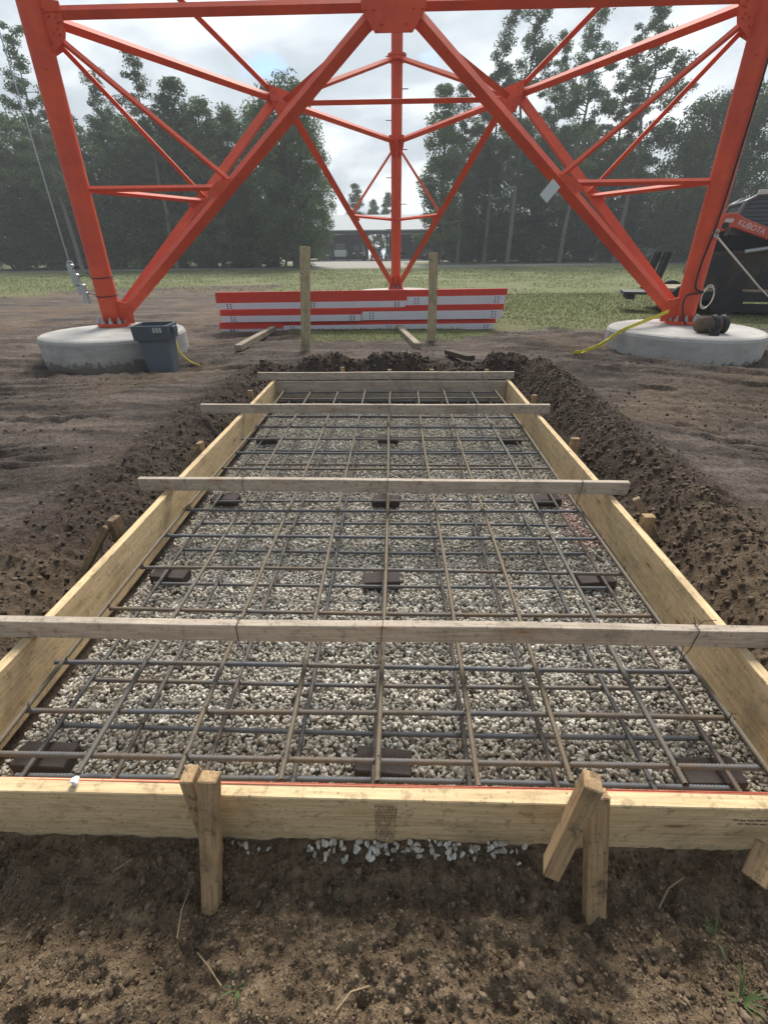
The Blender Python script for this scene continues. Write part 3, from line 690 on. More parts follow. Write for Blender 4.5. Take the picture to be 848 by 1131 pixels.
# inner rest of the stack (rows lying behind the visible faces)
for k,(zt,l) in enumerate(((-.80,'topmost'),(-1.08,'middle'),(-1.34,'lowest'))):
    x0=aty(250,345,YS).x; x1=aty(545,345,YS).x
    t=MB()
    for yy in (.26,.52): t.prism([(x0,YS+yy,zt-.16),(x0,YS+yy+.05,zt+.05),(x0,YS+yy+.22,zt+.045),(x0,YS+yy+.22,zt-.16)],(x1-x0,0,.04))
    tag(t.build('steel_member',M_redp),f'dark red steel hidden behind the front members in the {l} tier of the stack','steel member','stacked red and white tower members')
# dunnage and posts
def dun(p0,p1,label):
    a=atz(*p0,-1.42); b=atz(*p1,-1.42); a.z=-1.425; b=a+(b-a).normalized()*4.2; b.z=-1.44; return tag(board('dunnage_timber',a,b,.10,.12,M_timber,bevel=.006),label,'timber','timbers lying under the painted stack')
dun((263,384),(286,371),'square timber lying under the left end of the painted steel stack')
dun((461,382),(446,367),'square timber with a whitish top under the right half of the steel stack')
a=atz(463,405,-1.40); tag(board('dunnage_timber',(.37,6.6,-1.33),(.12,7.5,-1.41),.07,.13,M_mudwood,bevel=.006),'dark muddy timber lying on the soil behind the far form board','timber','timbers lying under the painted stack')
tag(board('dunnage_timber',(1.10,6.75,-1.34),(.85,7.6,-1.41),.07,.13,M_mudwood,bevel=.006),'dark muddy timber right of another on the soil behind the far form board','timber','timbers lying under the painted stack')
def post(ptop,pbot,Y,label):
    a=aty(*ptop,Y); b=aty(*pbot,Y); b=Vector((b.x,Y,b.z-.3)); tag(board('wooden_post',a,b,.155,.09,M_post,up=(1,0,0),bevel=.006,warp=.006),label,'post','two posts in front of the painted stack')
post((337,272),(336,386),8.25,'taller pale wooden post standing before the left half of the painted steel')
post((478.5,279),(477,378),9.0,'shorter weathered wooden post standing before the right half of the painted steel')
# ------------------------------------------------------------------ bin
q=atz(182,407,-1.575); q=Vector((q.x,q.y,g1(q.x,q.y)-.01))
bn=thing('rubbish_bin','grey square plastic rubbish bin beside the left concrete pedestal','bin',q)
H=.74
def ring(h,w,z): return [(q.x+x*w+.0,q.y+y*w,q.z+z) for x,y in((-h,-h),(h,-h),(h,h),(-h,h))]
Rz=Matrix.Rotation(.12,3,'Z')
def sq(w,z,r=.3,n=4):
    out=[]
    for cx,cy,a0 in((1,1,0),(-1,1,90),(-1,-1,180),(1,-1,270)):
        for k in range(n+1):
            a=R(a0+90*k/n); out.append(Vector(q)+Rz@Vector((cx*w*(1-r)+w*r*math.cos(a),cy*w*(1-r)+w*r*math.sin(a),z)))
    return out
def loft(rings,mat,name,parent,inner=False):
    m=MB(); n=len(rings[0]); vs=[p for r_ in rings for p in r_]; fs=[]
    for j in range(len(rings)-1):
        for i in range(n): fs.append((j*n+i,j*n+(i+1)%n,(j+1)*n+(i+1)%n,(j+1)*n+i))
    fs.append(tuple(range(n))[::-1])
    if not inner: fs.append(tuple((len(rings)-1)*n+i for i in range(n)))
    m.add(vs,fs); return m.build(name,mat,parent,bevel=.004)
loft([sq(.185,0),sq(.24,H*.93),sq(.225,H*.93),sq(.17,.05)],M_bin,'body',bn)
rim=loft([sq(.262,H*.72,.25),sq(.268,H*.99,.25),sq(.262,H,.25),sq(.238,H,.25),sq(.236,H*.73,.25)],M_bin2,'rim',bn,True)
for s in(-1,1):
    m=MB(); c=Vector(q)+Rz@Vector((s*.285,0,H*.9)); m.box(c,(.025,.10,.045),Rz); m.build('handle',M_bin2,bn,bevel=.01)
m=MB()
for dx in (.10,.145,.19): m.box(Vector(q)+Rz@Vector((dx-.02,-.272,H*.92)),(.016,.003,.035),Rz)
m.build('pale_label',simple('label_pale',(.42,.42,.38),.7,var=.4,scale=60),bn)
# yellow rope at pedestal
def g_(x,y,dz=0): return (x,y,g1(x,y)+dz)
tag(MB().tube(smooth([(-4.1,8.1,-1.10),(-3.9,7.9,-1.09),(-3.72,7.75,-1.11),(-3.62,7.65,-1.25),(-3.55,7.55,-1.40),g_(-3.38,7.5,.02),g_(-3.2,7.4,.02)]),.012,6).build('yellow_rope',M_yellow),'yellow rope trailing off the left pedestal behind the bin','rope')
# hoist tackle by left leg
X0,Y0=-5.60,8.66
hz=thing('hoist_tackle','grey metal hoist tackle hanging on a thin cable outside the left tower leg','hoist',(X0-.06,Y0,-.68))
MB().tube([(X0+.05,Y0,4.6),(X0-.02,Y0,1.2),(X0-.05,Y0,-.16)],.009,6).build('cable',M_galv,hz)
m=MB().box((X0-.05,Y0,-.22),(.05,.035,.09)).box((X0-.02,Y0,-.38),(.06,.04,.10)).box((X0+.03,Y0,-.52),(.07,.04,.08)).box((X0+.06,Y0,-.66),(.045,.035,.10))
m.build('block',M_galv,hz,bevel=.012)
MB().tube([(X0-.04+.05*math.cos(a),Y0,-.13+.05*math.sin(a)) for a in [i*.6 for i in range(11)]],.01,6).build('hook',M_galv,hz)
m=MB()
m.tube([(X0,Y0-.03,-.2),(X0+.15,Y0-.06,-.16),(X0+.3,Y0-.1,-.3)],.008,5)
m.build('lever',M_dark,hz)
for zz,lab in ((-.33,'upper dark wire wrapped round the foot of the left tower leg'),(-.62,'lower dark wire wrapped round the foot of the left tower leg')):
    t=(zz+1.122)/4.048; c=LB['L']+(LT['L']-LB['L'])*t
    m=MB().tube([c+Vector((.176*math.cos(a),.176*math.sin(a),.02*math.sin(a))) for a in [2*math.pi*i/20 for i in range(21)]],.008,5).tube([c+Vector((-.175,-.02,0)),c+Vector((-.3,-.01,.03)),(X0+.04,Y0,zz)],.008,5)
    tag(m.build('strap_wire',M_dark),lab,'wire','wires round the left tower leg')
# right leg clutter
def legp(k,z,dx=0,dy=0):
    t=(z+1.122)/4.048; return LB[k]+(LT[k]-LB[k])*t+Vector((dx,dy,0))
tag(MB().tube(smooth([legp('R',4.5,.05,-.18),legp('R',2.5,.07,-.185),legp('R',1.0,.04,-.19),legp('R',.3,.0,-.2),legp('R',-.2,-.06,-.19),legp('R',-.55,-.05,-.2),legp('R',-.62,.1,-.2),legp('R',-.66,-.16,-.22),legp('R',-.8,-.24,-.3),legp('R',-1.0,-.20,-.35),legp('R',-1.10,-.17,-.42)]),.014,6).build('power_cable',M_black),'thick black cable running down the right tower leg to the pedestal','cable')
m=MB(); c0=legp('R',-.70,.24,-.1)
for k in range(3): m.tube([c0+Vector((.10*math.cos(a)+.012*k,.03*k-.03,(.15+.02*k)*math.sin(a))) for a in [2*math.pi*i/18 for i in range(19)]],.0055,5)
tag(m.build('coiled_wire',M_rope),'loose coil of pale wire hung on the far side of the right tower leg','wire')
a=legp('R',.22,.02,-.18)
tag(MB().tube([a,a+(Vector((8.9,10.9,-1.42))-a)*.5+Vector((0,0,-.05)),Vector((8.9,10.9,-1.42))],.014,6).build('white_rope',M_rope),'pale rope stretched from the right tower leg down past the trailer','rope')
m=MB()
for s in (-1,1): m.tube([a+Vector((-.03,.0,0)),a+Vector((0,-.03,.05*s)),a+Vector((.06,0,.02*s))],.018,6)
tag(m.build('shackle',M_galv),'small grey shackle holding the pale rope on the right tower leg','shackle')
# yellow strap
pts=[aty(738,344,8.45),(3.78,7.93,-1.115),(3.66,7.86,-1.15),(3.32,7.68,-1.33),(2.98,7.55,g1(2.98,7.55)+.02),(2.86,7.52,g1(2.86,7.52)+.015)]
m=MB()
for a,b in zip(pts[:-1],pts[1:]): m.beam(a,b,.055,.006)
m.tube([(3.5,7.77,-1.23),(3.25,7.60,-1.31),(3.1,7.62,-1.40),(2.95,7.45,g1(2.95,7.45)+.02)],.012,5)
tag(m.build('yellow_strap',M_yellow),'yellow webbing strap slanting from the right tower foot over the pedestal to the mud','strap')
# brown bundle
bx=thing('brown_bundle','brown canvas bundle with a dark band lying on the right pedestal','bundle',(5.05,7.55,-1.13))
n=18; m=MB(); pts=[];rs=[]
c0=aty(767,365,7.6); c1=aty(801,358,7.6)
for i in range(9):
    t=i/8; p_=c0.lerp(c1,t); p_.z=-1.135+.125; pts.append(p_); rs.append(.125*(.72,.95,1.0,.93,1.04,1.08,.9,1.02,.8)[i])
m.tube(pts,rs,n)
m.v=[tuple(Vector(v)+Vector((random.uniform(-.010,.010),random.uniform(-.012,.012),random.uniform(-.012,.01)))) for v in m.v]
m.build('canvas_roll',M_canvas,bx,smooth=True)
for t in (.55,.86):
    p_=c0.lerp(c1,t); p_.z=-1.01; d=(c1-c0).normalized(); MB().tube([p_-d*.03,p_+d*.03],.142,16).build('band',M_dark,bx)
m=MB()
for k in range(3): m.tube([(4.86+.07*math.cos(a),7.35+.05*math.sin(a)+.01*k,-1.115+.02*k+.02*math.sin(a)) for a in [2*math.pi*i/14 for i in range(15)]],.014,5)
tag(m.build('coiled_cable',M_black),'end of the black cable coiled on the right pedestal beside the brown bundle','cable')
# ------------------------------------------------------------------ trailer and loader
M_lred=red_paint('loader_red',(.62,.13,.085),(.50,.10,.07))
tr=thing('flatbed_trailer','dark flatbed trailer with raised ramps carrying the red loader','trailer',(9,14,-1.5))
MB().box((10.2,14.0,-.92),(3.2,1.0,.05)).build('deck',M_timber,tr)
MB().box((10.4,12.97,-1.04),(3.0,.04,.11)).box((10.4,15.03,-1.04),(3.0,.04,.11)).box((6.96,14,-1.0),(.05,1.05,.10)).build('side_rail',M_dark,tr,bevel=.01)
MB().box((10.4,13.0,-1.30),(1.6,.03,.10)).build('lower_skirt',M_dark,tr)
def wheel(x,y,z,r,w,parent):
    o=MB().tube([(x,y-w/2,z),(x,y-w*.4,z),(x,y+w*.4,z),(x,y+w/2,z)],[r*.9,r,r,r*.9],22).build('wheel',M_black,parent)
    MB().tube([(x,y-w/2-.012,z),(x,y-w/2+.02,z)],r*.45,16).build('rim',M_dark,o); return o
for x in (7.55,8.5):
    for y in (12.95,15.0): wheel(x,y,-1.14,.37,.24,tr)
for yy in (13.25,14.75):
    m=MB()
    for s in (-.2,.2): m.beam((6.80,yy+s,-1.0),(6.95,yy+s,-.05),.13,.06,(1,0,0))
    for k in range(5): m.beam((6.82+.03*k,yy-.2,-.85+.19*k),(6.82+.03*k,yy+.2,-.85+.19*k),.09,.05)
    m.build('ramp',M_dark,tr)
MB().box((6.45,13.5,-1.0),(.35,.5,.03)).box((6.3,13.5,-1.1),(.1,.5,.05)).build('tail_plate',M_dark,tr)
M_track=simple('muddy_rubber',(.065,.058,.05),.9,0,.6,14)
ld=thing('track_loader','red and black compact track loader parked on the trailer','loader',(9,14,-.86))
def stad(x0,x1,z0,z1,r,n=8):
    pts=[]
    for cx,cz,a0 in((x1-r,z1-r,0),(x0+r,z1-r,90),(x0+r,z0+r,180),(x1-r,z0+r,270)):
        for k in range(n+1):
            a=R(a0+90*k/n); pts.append((cx+r*math.cos(a),cz+r*math.sin(a)))
    return pts
for y0 in (13.02,14.55):
    pl=stad(7.75,10.1,-.865,-.02,.40); o=MB().prism([(x,y0,z) for x,z in pl],(0,.42,0)).build('track',M_track,ld,bevel=.02)
    m=MB(); 
    for i in range(34):
        t=i/34*len(pl); a=pl[int(t)%len(pl)]; 
    for k in range(14):
        x=8.1+k*.125
        m.box((x,y0+.21,.0),(.03,.20,.03))
    m.build('track_lugs',M_black,o)['kind']='stuff'
    m=MB()
    for k in range(4): m.tube([(8.3+.43*k,y0-.01,-.62),(8.3+.43*k,y0+.03,-.62)],.16,14)
    m.tube([(8.15,y0-.012,-.35),(8.15,y0+.03,-.35)],.24,16); m.build('roller',M_dark,o)
MB().prism([(7.85,13.4,-.35),(10.3,13.4,-.45),(10.3,13.4,.05),(9.6,13.4,.25),(8.3,13.4,.35),(7.8,13.4,.5)],(0,1.2,0)).build('chassis',M_dark,ld,bevel=.03)
MB().prism([(7.72,13.42,-.1),(8.35,13.42,-.05),(8.35,13.42,.62),(7.85,13.42,.66)],(0,1.16,0)).build('engine_cover',M_dark,ld,bevel=.04)
cb=MB().prism([(8.15,13.38,.30),(9.75,13.38,.15),(9.7,13.38,1.02),(9.5,13.38,1.12),(8.55,13.38,1.12),(8.35,13.38,1.0)],(0,1.24,0)).build('cab',M_glass,ld,bevel=.03)
m=MB(); pr=[(8.13,.30),(8.34,1.0),(8.55,1.12),(9.5,1.12),(9.7,1.02),(9.76,.15)]
for yy in(13.36,14.64): m.tube([(x,yy,z) for x,z in pr],.045,8)
for xx,zz in ((8.34,1.0),(9.7,1.02)): m.tube([(xx,13.36,zz),(xx,14.64,zz)],.04,8)
m.build('cab_frame',simple('cab_grey',(.16,.18,.19),.45),cb)
m=MB()
for k in range(9): m.box((8.9,13.366,.35+.085*k),(.5,.006,.006))
m.build('window_mesh',M_dark,cb)
arm=[(7.72,.42),(7.80,.74),(8.10,.76),(8.35,.62),(9.15,.34),(9.55,.28),(9.78,.05),(9.80,-.72),(9.58,-.72),(9.58,-.08),(9.40,.08),(9.05,.15),(8.2,.44),(8.05,.47),(7.95,.38)]
for yy in (12.88,14.40):
    o=MB().prism([(x,yy,z) for x,z in arm],(0,.16,0)).build('loader_arm',M_lred,ld,bevel=.015)
    if yy<13:
        tc=bpy.data.curves.new('lettering','FONT'); tc.body='KUBOTA'; tc.size=.14; tc.extrude=.002; tc.align_x='CENTER'; tc.align_y='CENTER'
        to=bpy.data.objects.new('lettering_src',tc); C.objects.link(to); dg=bpy.context.evaluated_depsgraph_get(); me=bpy.data.meshes.new_from_object(to.evaluated_get(dg)); bpy.data.objects.remove(to)
        me.transform(Matrix.Scale(1.15,4)); me.materials.clear()
        M=Matrix.Translation((8.50,yy-.004,.455))@Matrix.Rotation(R(19.5),4,'Y')@Matrix.Rotation(R(90),4,'X')
        link('lettering',me,simple('lettering_white',(.7,.62,.6),.6,var=.05),o,M)
        MB().box((8.0,yy-.003,.60),(.09,.003,.04)).build('decal',simple('decal_white',(.62,.55,.5),.6),o)
MB().tube([(7.95,12.86,.5),(7.95,14.5,.5)],.07,12).build('pivot_shaft',M_dark,ld)
m=MB().tube([(8.55,12.95,-.05),(9.0,12.95,.02)],.05,10).tube([(9.0,12.95,.02),(9.5,12.95,.09)],.028,8); m.build('hydraulic_cylinder',M_galv,ld)
MB().box((8.62,13.33,1.17),(.10,.05,.05)).build('work_lamp',simple('lamp_pale',(.6,.6,.55),.3),ld,bevel=.01)
m=MB()
for k in range(4): m.tube([(7.7,13.0+.05*k,.3),(7.55,13.0+.05*k,.1),(7.62,13.05+.05*k,-.2)],.018,6)
m.build('hydraulic_hoses',M_black,ld)['kind']='stuff'
PV=Matrix.Translation((8.,13.,0))@Matrix.Rotation(R(-18),4,'Z')@Matrix.Translation((-8.,-13.,0))
for o in (tr,ld): o.matrix_basis=PV@o.matrix_basis
# ------------------------------------------------------------------ shed with cars
sh=thing('open_shed','long open sided shed with a pale metal roof and dark interior beyond the drive','shed',(5,84,-1.1))
sx0,sx1,sy0,sy1=-14.3,24.,80.,94.; zb0,ze,zr=-1.2,3.0,5.35
MB().prism([(sx0,sy0-.5,ze),(sx0,(sy0+sy1)/2,zr),(sx0,sy1+.5,ze),(sx0,sy1+.5,ze-.12),(sx0,(sy0+sy1)/2,zr-.12),(sx0,sy0-.5,ze-.12)],(sx1-sx0,0,0)).build('roof',M_roof,sh)
MB().box(((sx0+sx1)/2,sy0-.44,ze-.35),((sx1-sx0)/2,.06,.22)).build('fascia',M_shed,sh)
MB().box(((sx0+sx1)/2+6.4,sy1,.85),(12.6,.08,2.0)).box((sx0+4.6,sy1,.85),(4.6,.08,2.0)).build('back_wall',M_shed,sh)
for k in range(10):
    x=sx0+.3+k*(sx1-sx0-.6)/9; MB().box((x,sy0,.8),(.12,.12,2.05)).build('column',M_shed,sh)
M_lot=simple('paved_lot',(.16,.155,.15),.9,var=.15,scale=1)
car_mats=[simple('car_dark',(.03,.033,.04),.35,.2,.05),simple('car_white',(.6,.62,.64),.35,0,.05),simple('car_blue',(.06,.10,.15),.35,.2,.05),simple('car_grey',(.12,.13,.14),.35,.2,.05),simple('car_maroon',(.10,.03,.03),.35,.2,.05)]
M_lamp=simple('lamp_lens',(.7,.7,.68),.2)
def car(x,y,z,rz,mat,label,truck=False,sc=1):
    t=thing('parked_car',label,'car',(x,y,z),'cars parked at the shed'); M=Matrix.Translation((x,y,z))@Matrix.Rotation(rz,4,'Z')@Matrix.Scale(sc,4); M3=M.to_3x3()
    def T(p): return M@Vector(p)
    pr=[(-2.3,.35),(-2.3,.85),(-1.5,.98),(1.4,1.0),(2.25,.9),(2.3,.35)] if not truck else [(-2.5,.5),(-2.5,1.35),(-.6,1.35),(2.4,1.3),(2.5,.5)]
    MB().prism([T((-.85,a,b)) for a,b in pr],M3@Vector((1.7,0,0))).build('body',mat,t,bevel=.05*sc)
    pr=[(-1.3,.98),(-.75,1.48),(.8,1.5),(1.6,1.0)] if not truck else [(-.5,1.35),(-.2,2.1),(1.2,2.1),(1.7,1.33)]
    g=MB().prism([T((-.72,a,b)) for a,b in pr],M3@Vector((1.44,0,0))).build('cabin',M_glass,t,bevel=.05*sc)
    MB().box(T((0,0.0 if not truck else .5,(1.5 if not truck else 2.11))),(.68*sc,.65*sc,.02*sc),M3.normalized()).build('roof',mat,g)
    for sx in(-.8,.8):
        for yy in(-1.45,1.45):
            c=T((sx,yy,.34)); d=(M3@Vector((1,0,0))).normalized()*.11*sc; MB().tube([c-d,c+d],.34*sc,14).build('wheel',M_black,t)
    for sx in(-.6,.6): MB().box(T((sx,-2.31 if not truck else -2.51,.72 if not truck else 1.0)),(.16*sc,.02*sc,.07*sc),M3.normalized()).build('headlight',M_lamp,t)
    return t
zl=g1(-5,83)
car(-12.9,80.1,zl,.1,car_mats[0],'dark car at the left end of the row in the open shed')
car(-11.0,80.7,zl,-.05,car_mats[3],'dark grey car second from the left in the open shed')
car(-8.7,80.9,zl,.05,car_mats[1],'white pickup nose out in the left part of the open shed',True,1.05)
car(-5.9,81.0,zl,0,car_mats[0],'black pickup right of the white pickup in the open shed',True)
car(-3.1,80.3,zl,.05,car_mats[2],'blue car left of the rear tower leg in the open shed')
car(-.9,80.5,zl,0,car_mats[3],'grey car just left of the rear tower leg in the open shed')
car(5.0,80.4,zl,-.05,car_mats[4],'maroon car right of the rear tower leg in the open shed')
car(8.0,80.7,zl,.02,car_mats[1],'pale pickup right of the maroon car in the open shed',True,.95)
for k in range(9):
    x=-13.5+k*2.45
    o=MB().box((x,79.0,g1(x,79.)+.09),(.85,.09,.09)).build('wheel_stop',simple('stop_white',(.7,.7,.7)) if k==0 else bpy.data.materials['stop_white']); tag(o,f'white concrete wheel stop before the open shed, number {k+1} counted from the left','wheel stop','white wheel stops in front of the shed')
car(32.,66.,g1(32,66),1.3,car_mats[1],'white pickup glimpsed among the trunks left of the right tower leg',True,1.1)
C.objects
car(26.6,70.,g1(26,70),1.5,car_mats[3],'grey car glimpsed among the trunks of the right hand wood')
# ------------------------------------------------------------------ trees
def leaves(cent,n,rad,size,seed,flat=1.):
    r=np.random.default_rng(seed); K=len(cent)
    d=r.normal(size=(K,n,3)); d/=np.linalg.norm(d,axis=2,keepdims=True); d*=(r.uniform(0,1,(K,n,1))**.45)*np.asarray(rad).reshape(-1,1,1); d[:,:,2]*=flat
    p=(np.asarray(cent)[:,None]+d).reshape(-1,3); N=len(p)
    a=r.normal(size=(N,3)); a/=np.linalg.norm(a,axis=1,keepdims=True); b=np.cross(a,r.normal(size=(N,3))); b/=np.linalg.norm(b,axis=1,keepdims=True)
    s=(size*r.uniform(.55,1.3,N))[:,None]
    V=np.stack([p-a*s,p+b*s*.45,p+a*s,p-b*s*.45],1).reshape(-1,3)
    return V
def tree_meshes(kind,seed):
    r=random.Random(seed); nr=np.random.default_rng(seed); tk=MB(); cen=[];rad=[]
    if kind=='pine':
        H=20.; bend=[Vector((r.uniform(-.25,.25)*i*.35,r.uniform(-.25,.25)*i*.35,H*i/6)) for i in range(7)]
        tk.tube(bend,[.24*(1-.14*i) for i in range(7)],8)
        for i in range(58):
            t=.36+.62*(i/46)+r.uniform(-.012,.012); z=H*t; k=min(5,int(t*6)); b0=bend[k].lerp(bend[k+1],t*6-k)
            L=(2.9*(1-((t-.60)/.52)**2 if t>.60 else .55+1.9*(t-.36)) if t<=.60 else 3.0*(1-((t-.60)/.42)**1.5)+.35)
            L=max(.35,abs(L))*r.uniform(.5,1.15); L=min(L,3.3)
            if t<.6: L=r.uniform(1.,3.0)*(.5+(t-.36)*2)
            a=r.uniform(0,6.28); e=b0+Vector((math.cos(a)*L,math.sin(a)*L,L*r.uniform(.05,.4)))
            tk.tube([b0,b0.lerp(e,.5)+Vector((0,0,-.05*L)),e],[.05,.035,.012],4,False)
            for j in range(max(1,int(L*1.5))):
                q=b0.lerp(e,r.uniform(.45,1.05)); cen.append((q.x+r.uniform(-.4,.4),q.y+r.uniform(-.4,.4),q.z+r.uniform(-.1,.35))); rad.append(r.uniform(.35,.8))
        V=leaves(np.array(cen),150,np.array(rad)*1.12,.115,seed,.7)
    elif kind=='oak':
        H=13.5; tk.tube([(0,0,-.3),(.1,.1,2),(.2,.0,4.5),(.1,.2,8),(.2,.2,11)],[.42,.34,.28,.18,.05],8)
        for i in range(230):
            z=r.uniform(1.2,13.0); t=z/13.2
            R_=4.4*math.sqrt(max(.02,1-((t-.48)/.54)**2)); rr=R_*math.sqrt(r.uniform(.05,1.))*r.uniform(.8,1.12); a=r.uniform(0,6.28)
            c=(rr*math.cos(a),rr*math.sin(a),z); cen.append(c); rad.append(r.uniform(.6,1.2))
            if i%5==0: tk.tube([(.15,.1,max(1.5,z-rr*.6)),(c[0]*.5,c[1]*.5,z-rr*.2),c],[.09,.06,.02],4,False)
        V=leaves(np.array(cen),125,np.array(rad),.14,seed,.8)
    elif kind=='slim':
        H=14.; tk.tube([(0,0,-.3),(.1,0,4),(0,.15,9),(.1,.1,13.6)],[.2,.16,.1,.03],7)
        for i in range(130):
            z=r.uniform(2.2,14.); t=z/14; rr=2.3*(1-t)**.55*math.sqrt(r.uniform(.03,1))+.15; a=r.uniform(0,6.28)
            c=(rr*math.cos(a),rr*math.sin(a),z); cen.append(c); rad.append(r.uniform(.4,.85))
            if i%4==0: tk.tube([(.05,.05,max(1,z-.8)),c],[.05,.015],4,False)
        V=leaves(np.array(cen),110,np.array(rad),.13,seed,.8)
    else:
        H=5.5; 
        for k in range(4): tk.tube([(r.uniform(-.6,.6),r.uniform(-.6,.6),-.2),(r.uniform(-.9,.9),r.uniform(-.9,.9),2.2),(r.uniform(-1.4,1.4),r.uniform(-1.4,1.4),4.6)],[.09,.07,.03],5)
        for i in range(80):
            z=5.4*r.uniform(.02,1)**.9; rr=2.7*math.sqrt(max(.05,1-(z/5.8)**2))*math.sqrt(r.uniform(0,1)); a=r.uniform(0,6.28)
            cen.append((rr*math.cos(a),rr*math.sin(a),z)); rad.append(r.uniform(.4,.8))
        V=leaves(np.array(cen),60,np.array(rad),.16,seed,.85)
    cm=arr_mesh(kind+'_crown',V,np.arange(len(V)).reshape(-1,4))
    tm=bpy.data.meshes.new(kind+'_trunk'); tm.from_pydata(tk.v,[],tk.f); tm.update()
    cm.materials.append({'pine':M_pine,'oak':M_oak,'slim':M_oak,'bush':M_shrub}[kind]); tm.materials.append(M_barkp if kind in('pine',) else M_bark)
    return H,tm,cm
TV={k:[tree_meshes(k,100*i+s) for s in range(n)] for i,(k,n) in enumerate((('pine',4),('oak',3),('slim',3),('bush',3)))}
cnt={}
def tree(kind,px,ytop,Y,label,group,wide=1.):
    tp=aty(px,ytop,Y); z0=g1(tp.x,Y)-.05; i=cnt.get(kind,0); cnt[kind]=i+1; H,tm,cm=TV[kind][i%len(TV[kind])]
    nm={'pine':'pine_tree','oak':'oak_tree','slim':'young_tree','bush':'understory_shrub'}[kind]
    t=bpy.data.objects.new(nm,None); C.objects.link(t); s=(tp.z-z0)/H
    t.location=(tp.x,Y,z0); t.rotation_euler=(0,0,random.uniform(0,6.28)); t.scale=(s*wide,s*wide,s)
    tag(t,label,'shrub' if kind=='bush' else 'tree',group)
    for n,m in(('trunk',tm),('crown',cm)):
        o=bpy.data.objects.new(n,m); C.objects.link(o); o.parent=t
    return t
GL='trees of the left hand wood'; GR='trees of the right hand wood'
T=[('pine',22,72,52,'open crowned pine at the far left edge of the picture behind the hoist cable',GL,1.25),
('oak',-28,150,54,'broad dark tree cut by the left edge of the picture',GL,1.2),
('oak',40,165,58,'dark rounded tree filling the space just left of the left tower leg',GL,1.2),
('slim',72,128,60,'thin topped tree showing right behind the left tower leg',GL,1.2),
('pine',112,108,56,'feathery pine just right of the left tower leg',GL,1.35),
('oak',100,150,61,'dense tree under the feathery pine beside the left tower leg',GL,1.2),
('oak',140,128,60,'dense dark tree between the two feathery left hand pines',GL,1.25),
('oak',205,135,60,'dense dark tree behind the two secondary diagonals on the left',GL,1.25),
('oak',8,122,60,'dense dark tree behind the far left open crowned pine',GL,1.25),
('pine',152,88,55,'tallest feathery pine between left tower leg and left diagonal',GL,1.45),
('slim',188,92,57,'pointed tree right of the tallest left hand pine',GL,1.35),
('oak',175,150,62,'dark rounded tree behind the left secondary struts',GL,1.25),
('slim',218,113,56,'leafy tree with a pointed top left of the left face gusset',GL,1.4),
('slim',247,120,59,'slender tree seen just under the left face top beam',GL,1.3),
('oak',240,170,62,'dark mass of a tree behind the middle of the left diagonal',GL,1.2),
('oak',328,135,58,'lower oak joined to the large dark oak beside the shed',GL,.72),
('oak',285,118,59,'dark oak filling the left side behind the large oak beside the shed',GL,.95),
('oak',308,84,55,'large dark oak overhanging the left end of the shed roof',GL,.86),
('slim',392,205,104,'small far tree on the skyline left of the rear tower leg',GL,1.3),
('slim',412,222,110,'tiny far tree on the skyline close to the left of the rear tower leg',GL,1.3),
('slim',428,214,108,'tiny far tree half hidden by the rear tower leg',GL,1.2),
('slim',492,98,64,'tall airy tree just right of the rear tower leg',GR,1.15),
('oak',520,150,70,'dense tree standing past the right part of the shed roof',GR,.95),
('pine',516,112,66,'pine crossing behind the right face top beam',GR,1.25),
('pine',556,52,66,'tall sparse pine left of the tallest one behind the right diagonal',GR,1.05),
('pine',592,8,63,'tallest pine, its top touching the beam at the upper right',GR,1.12),
('oak',575,140,71,'dense dark tree behind the trunk of the tallest pine',GR,1.1),
('oak',640,135,72,'dense dark tree behind the upper half of the right diagonal',GR,1.1),
('oak',690,150,72,'dense dark tree between the two right secondary diagonals',GR,1.1),
('slim',540,150,68,'dark tree behind the right hand half of the rear bracing',GR,1.4),
('pine',622,72,69,'pine with gaps of sky right of the tallest pine',GR,1.05),
('pine',662,22,64,'second tallest pine, crossed by the right face top beam',GR,1.1),
('pine',700,70,67,'leaning topped pine between the two tallest right hand pines',GR,1.15),
('pine',735,30,63,'broad pine crossed by the two right secondary diagonals',GR,1.3),
('slim',600,150,70,'dark leafy tree under the tallest pine',GR,1.5),
('slim',655,165,70,'dark leafy tree above the right sub strut',GR,1.5),
('slim',768,150,66,'rounded tree immediately left of the right tower leg',GR,1.5),
('oak',715,190,69,'dark low tree behind the right secondary strut',GR,1.1),
('oak',800,100,62,'big feathery tree standing behind the right tower leg',GR,1.0),
('oak',850,92,60,'big dark tree above the loader cab at the right edge',GR,1.05)]
for a in T: tree(*a)
Bl=[(0,225),(38,238),(75,232),(112,240),(150,230),(188,238),(225,232),(262,238),(300,228)]
for i,(px,yt) in enumerate(Bl):
    tree('bush',px,yt,57.5+random.uniform(-.8,3),'dark leafy shrub in the shaded foot of the wood left of the shed','shrubs at the foot of the left wood',1.6)
Br=[(512,246),(528,240),(560,236),(592,240),(622,232),(652,242),(684,234),(716,240),(748,232),(780,226),(812,236),(846,226)]
for i,(px,yt) in enumerate(Br):
    tree('bush',px,yt,68+random.uniform(-1,3),'dark leafy shrub in the shaded foot of the wood right of the shed','shrubs at the foot of the right wood',1.6)
# the wood behind, read as one mass
cen=[];rad=[]
for i in range(560):
    left=random.random()<.5
    px=random.uniform(-120,325) if left else random.uniform(500,980)
    Y=random.uniform(66,78) if left else random.uniform(74,88)
    q=aty(px,270,Y); h=(9.5 if left else 12.0)*random.random()**1.1
    cen.append((q.x,Y,-1.3+h)); rad.append(random.uniform(1.0,2.0))
V=leaves(np.array(cen),58,np.array(rad),.24,900,.9)
wd=link('woods',arr_mesh('woods',V,np.arange(len(V)).reshape(-1,4)),M_shrub); tag(wd,kind='stuff')
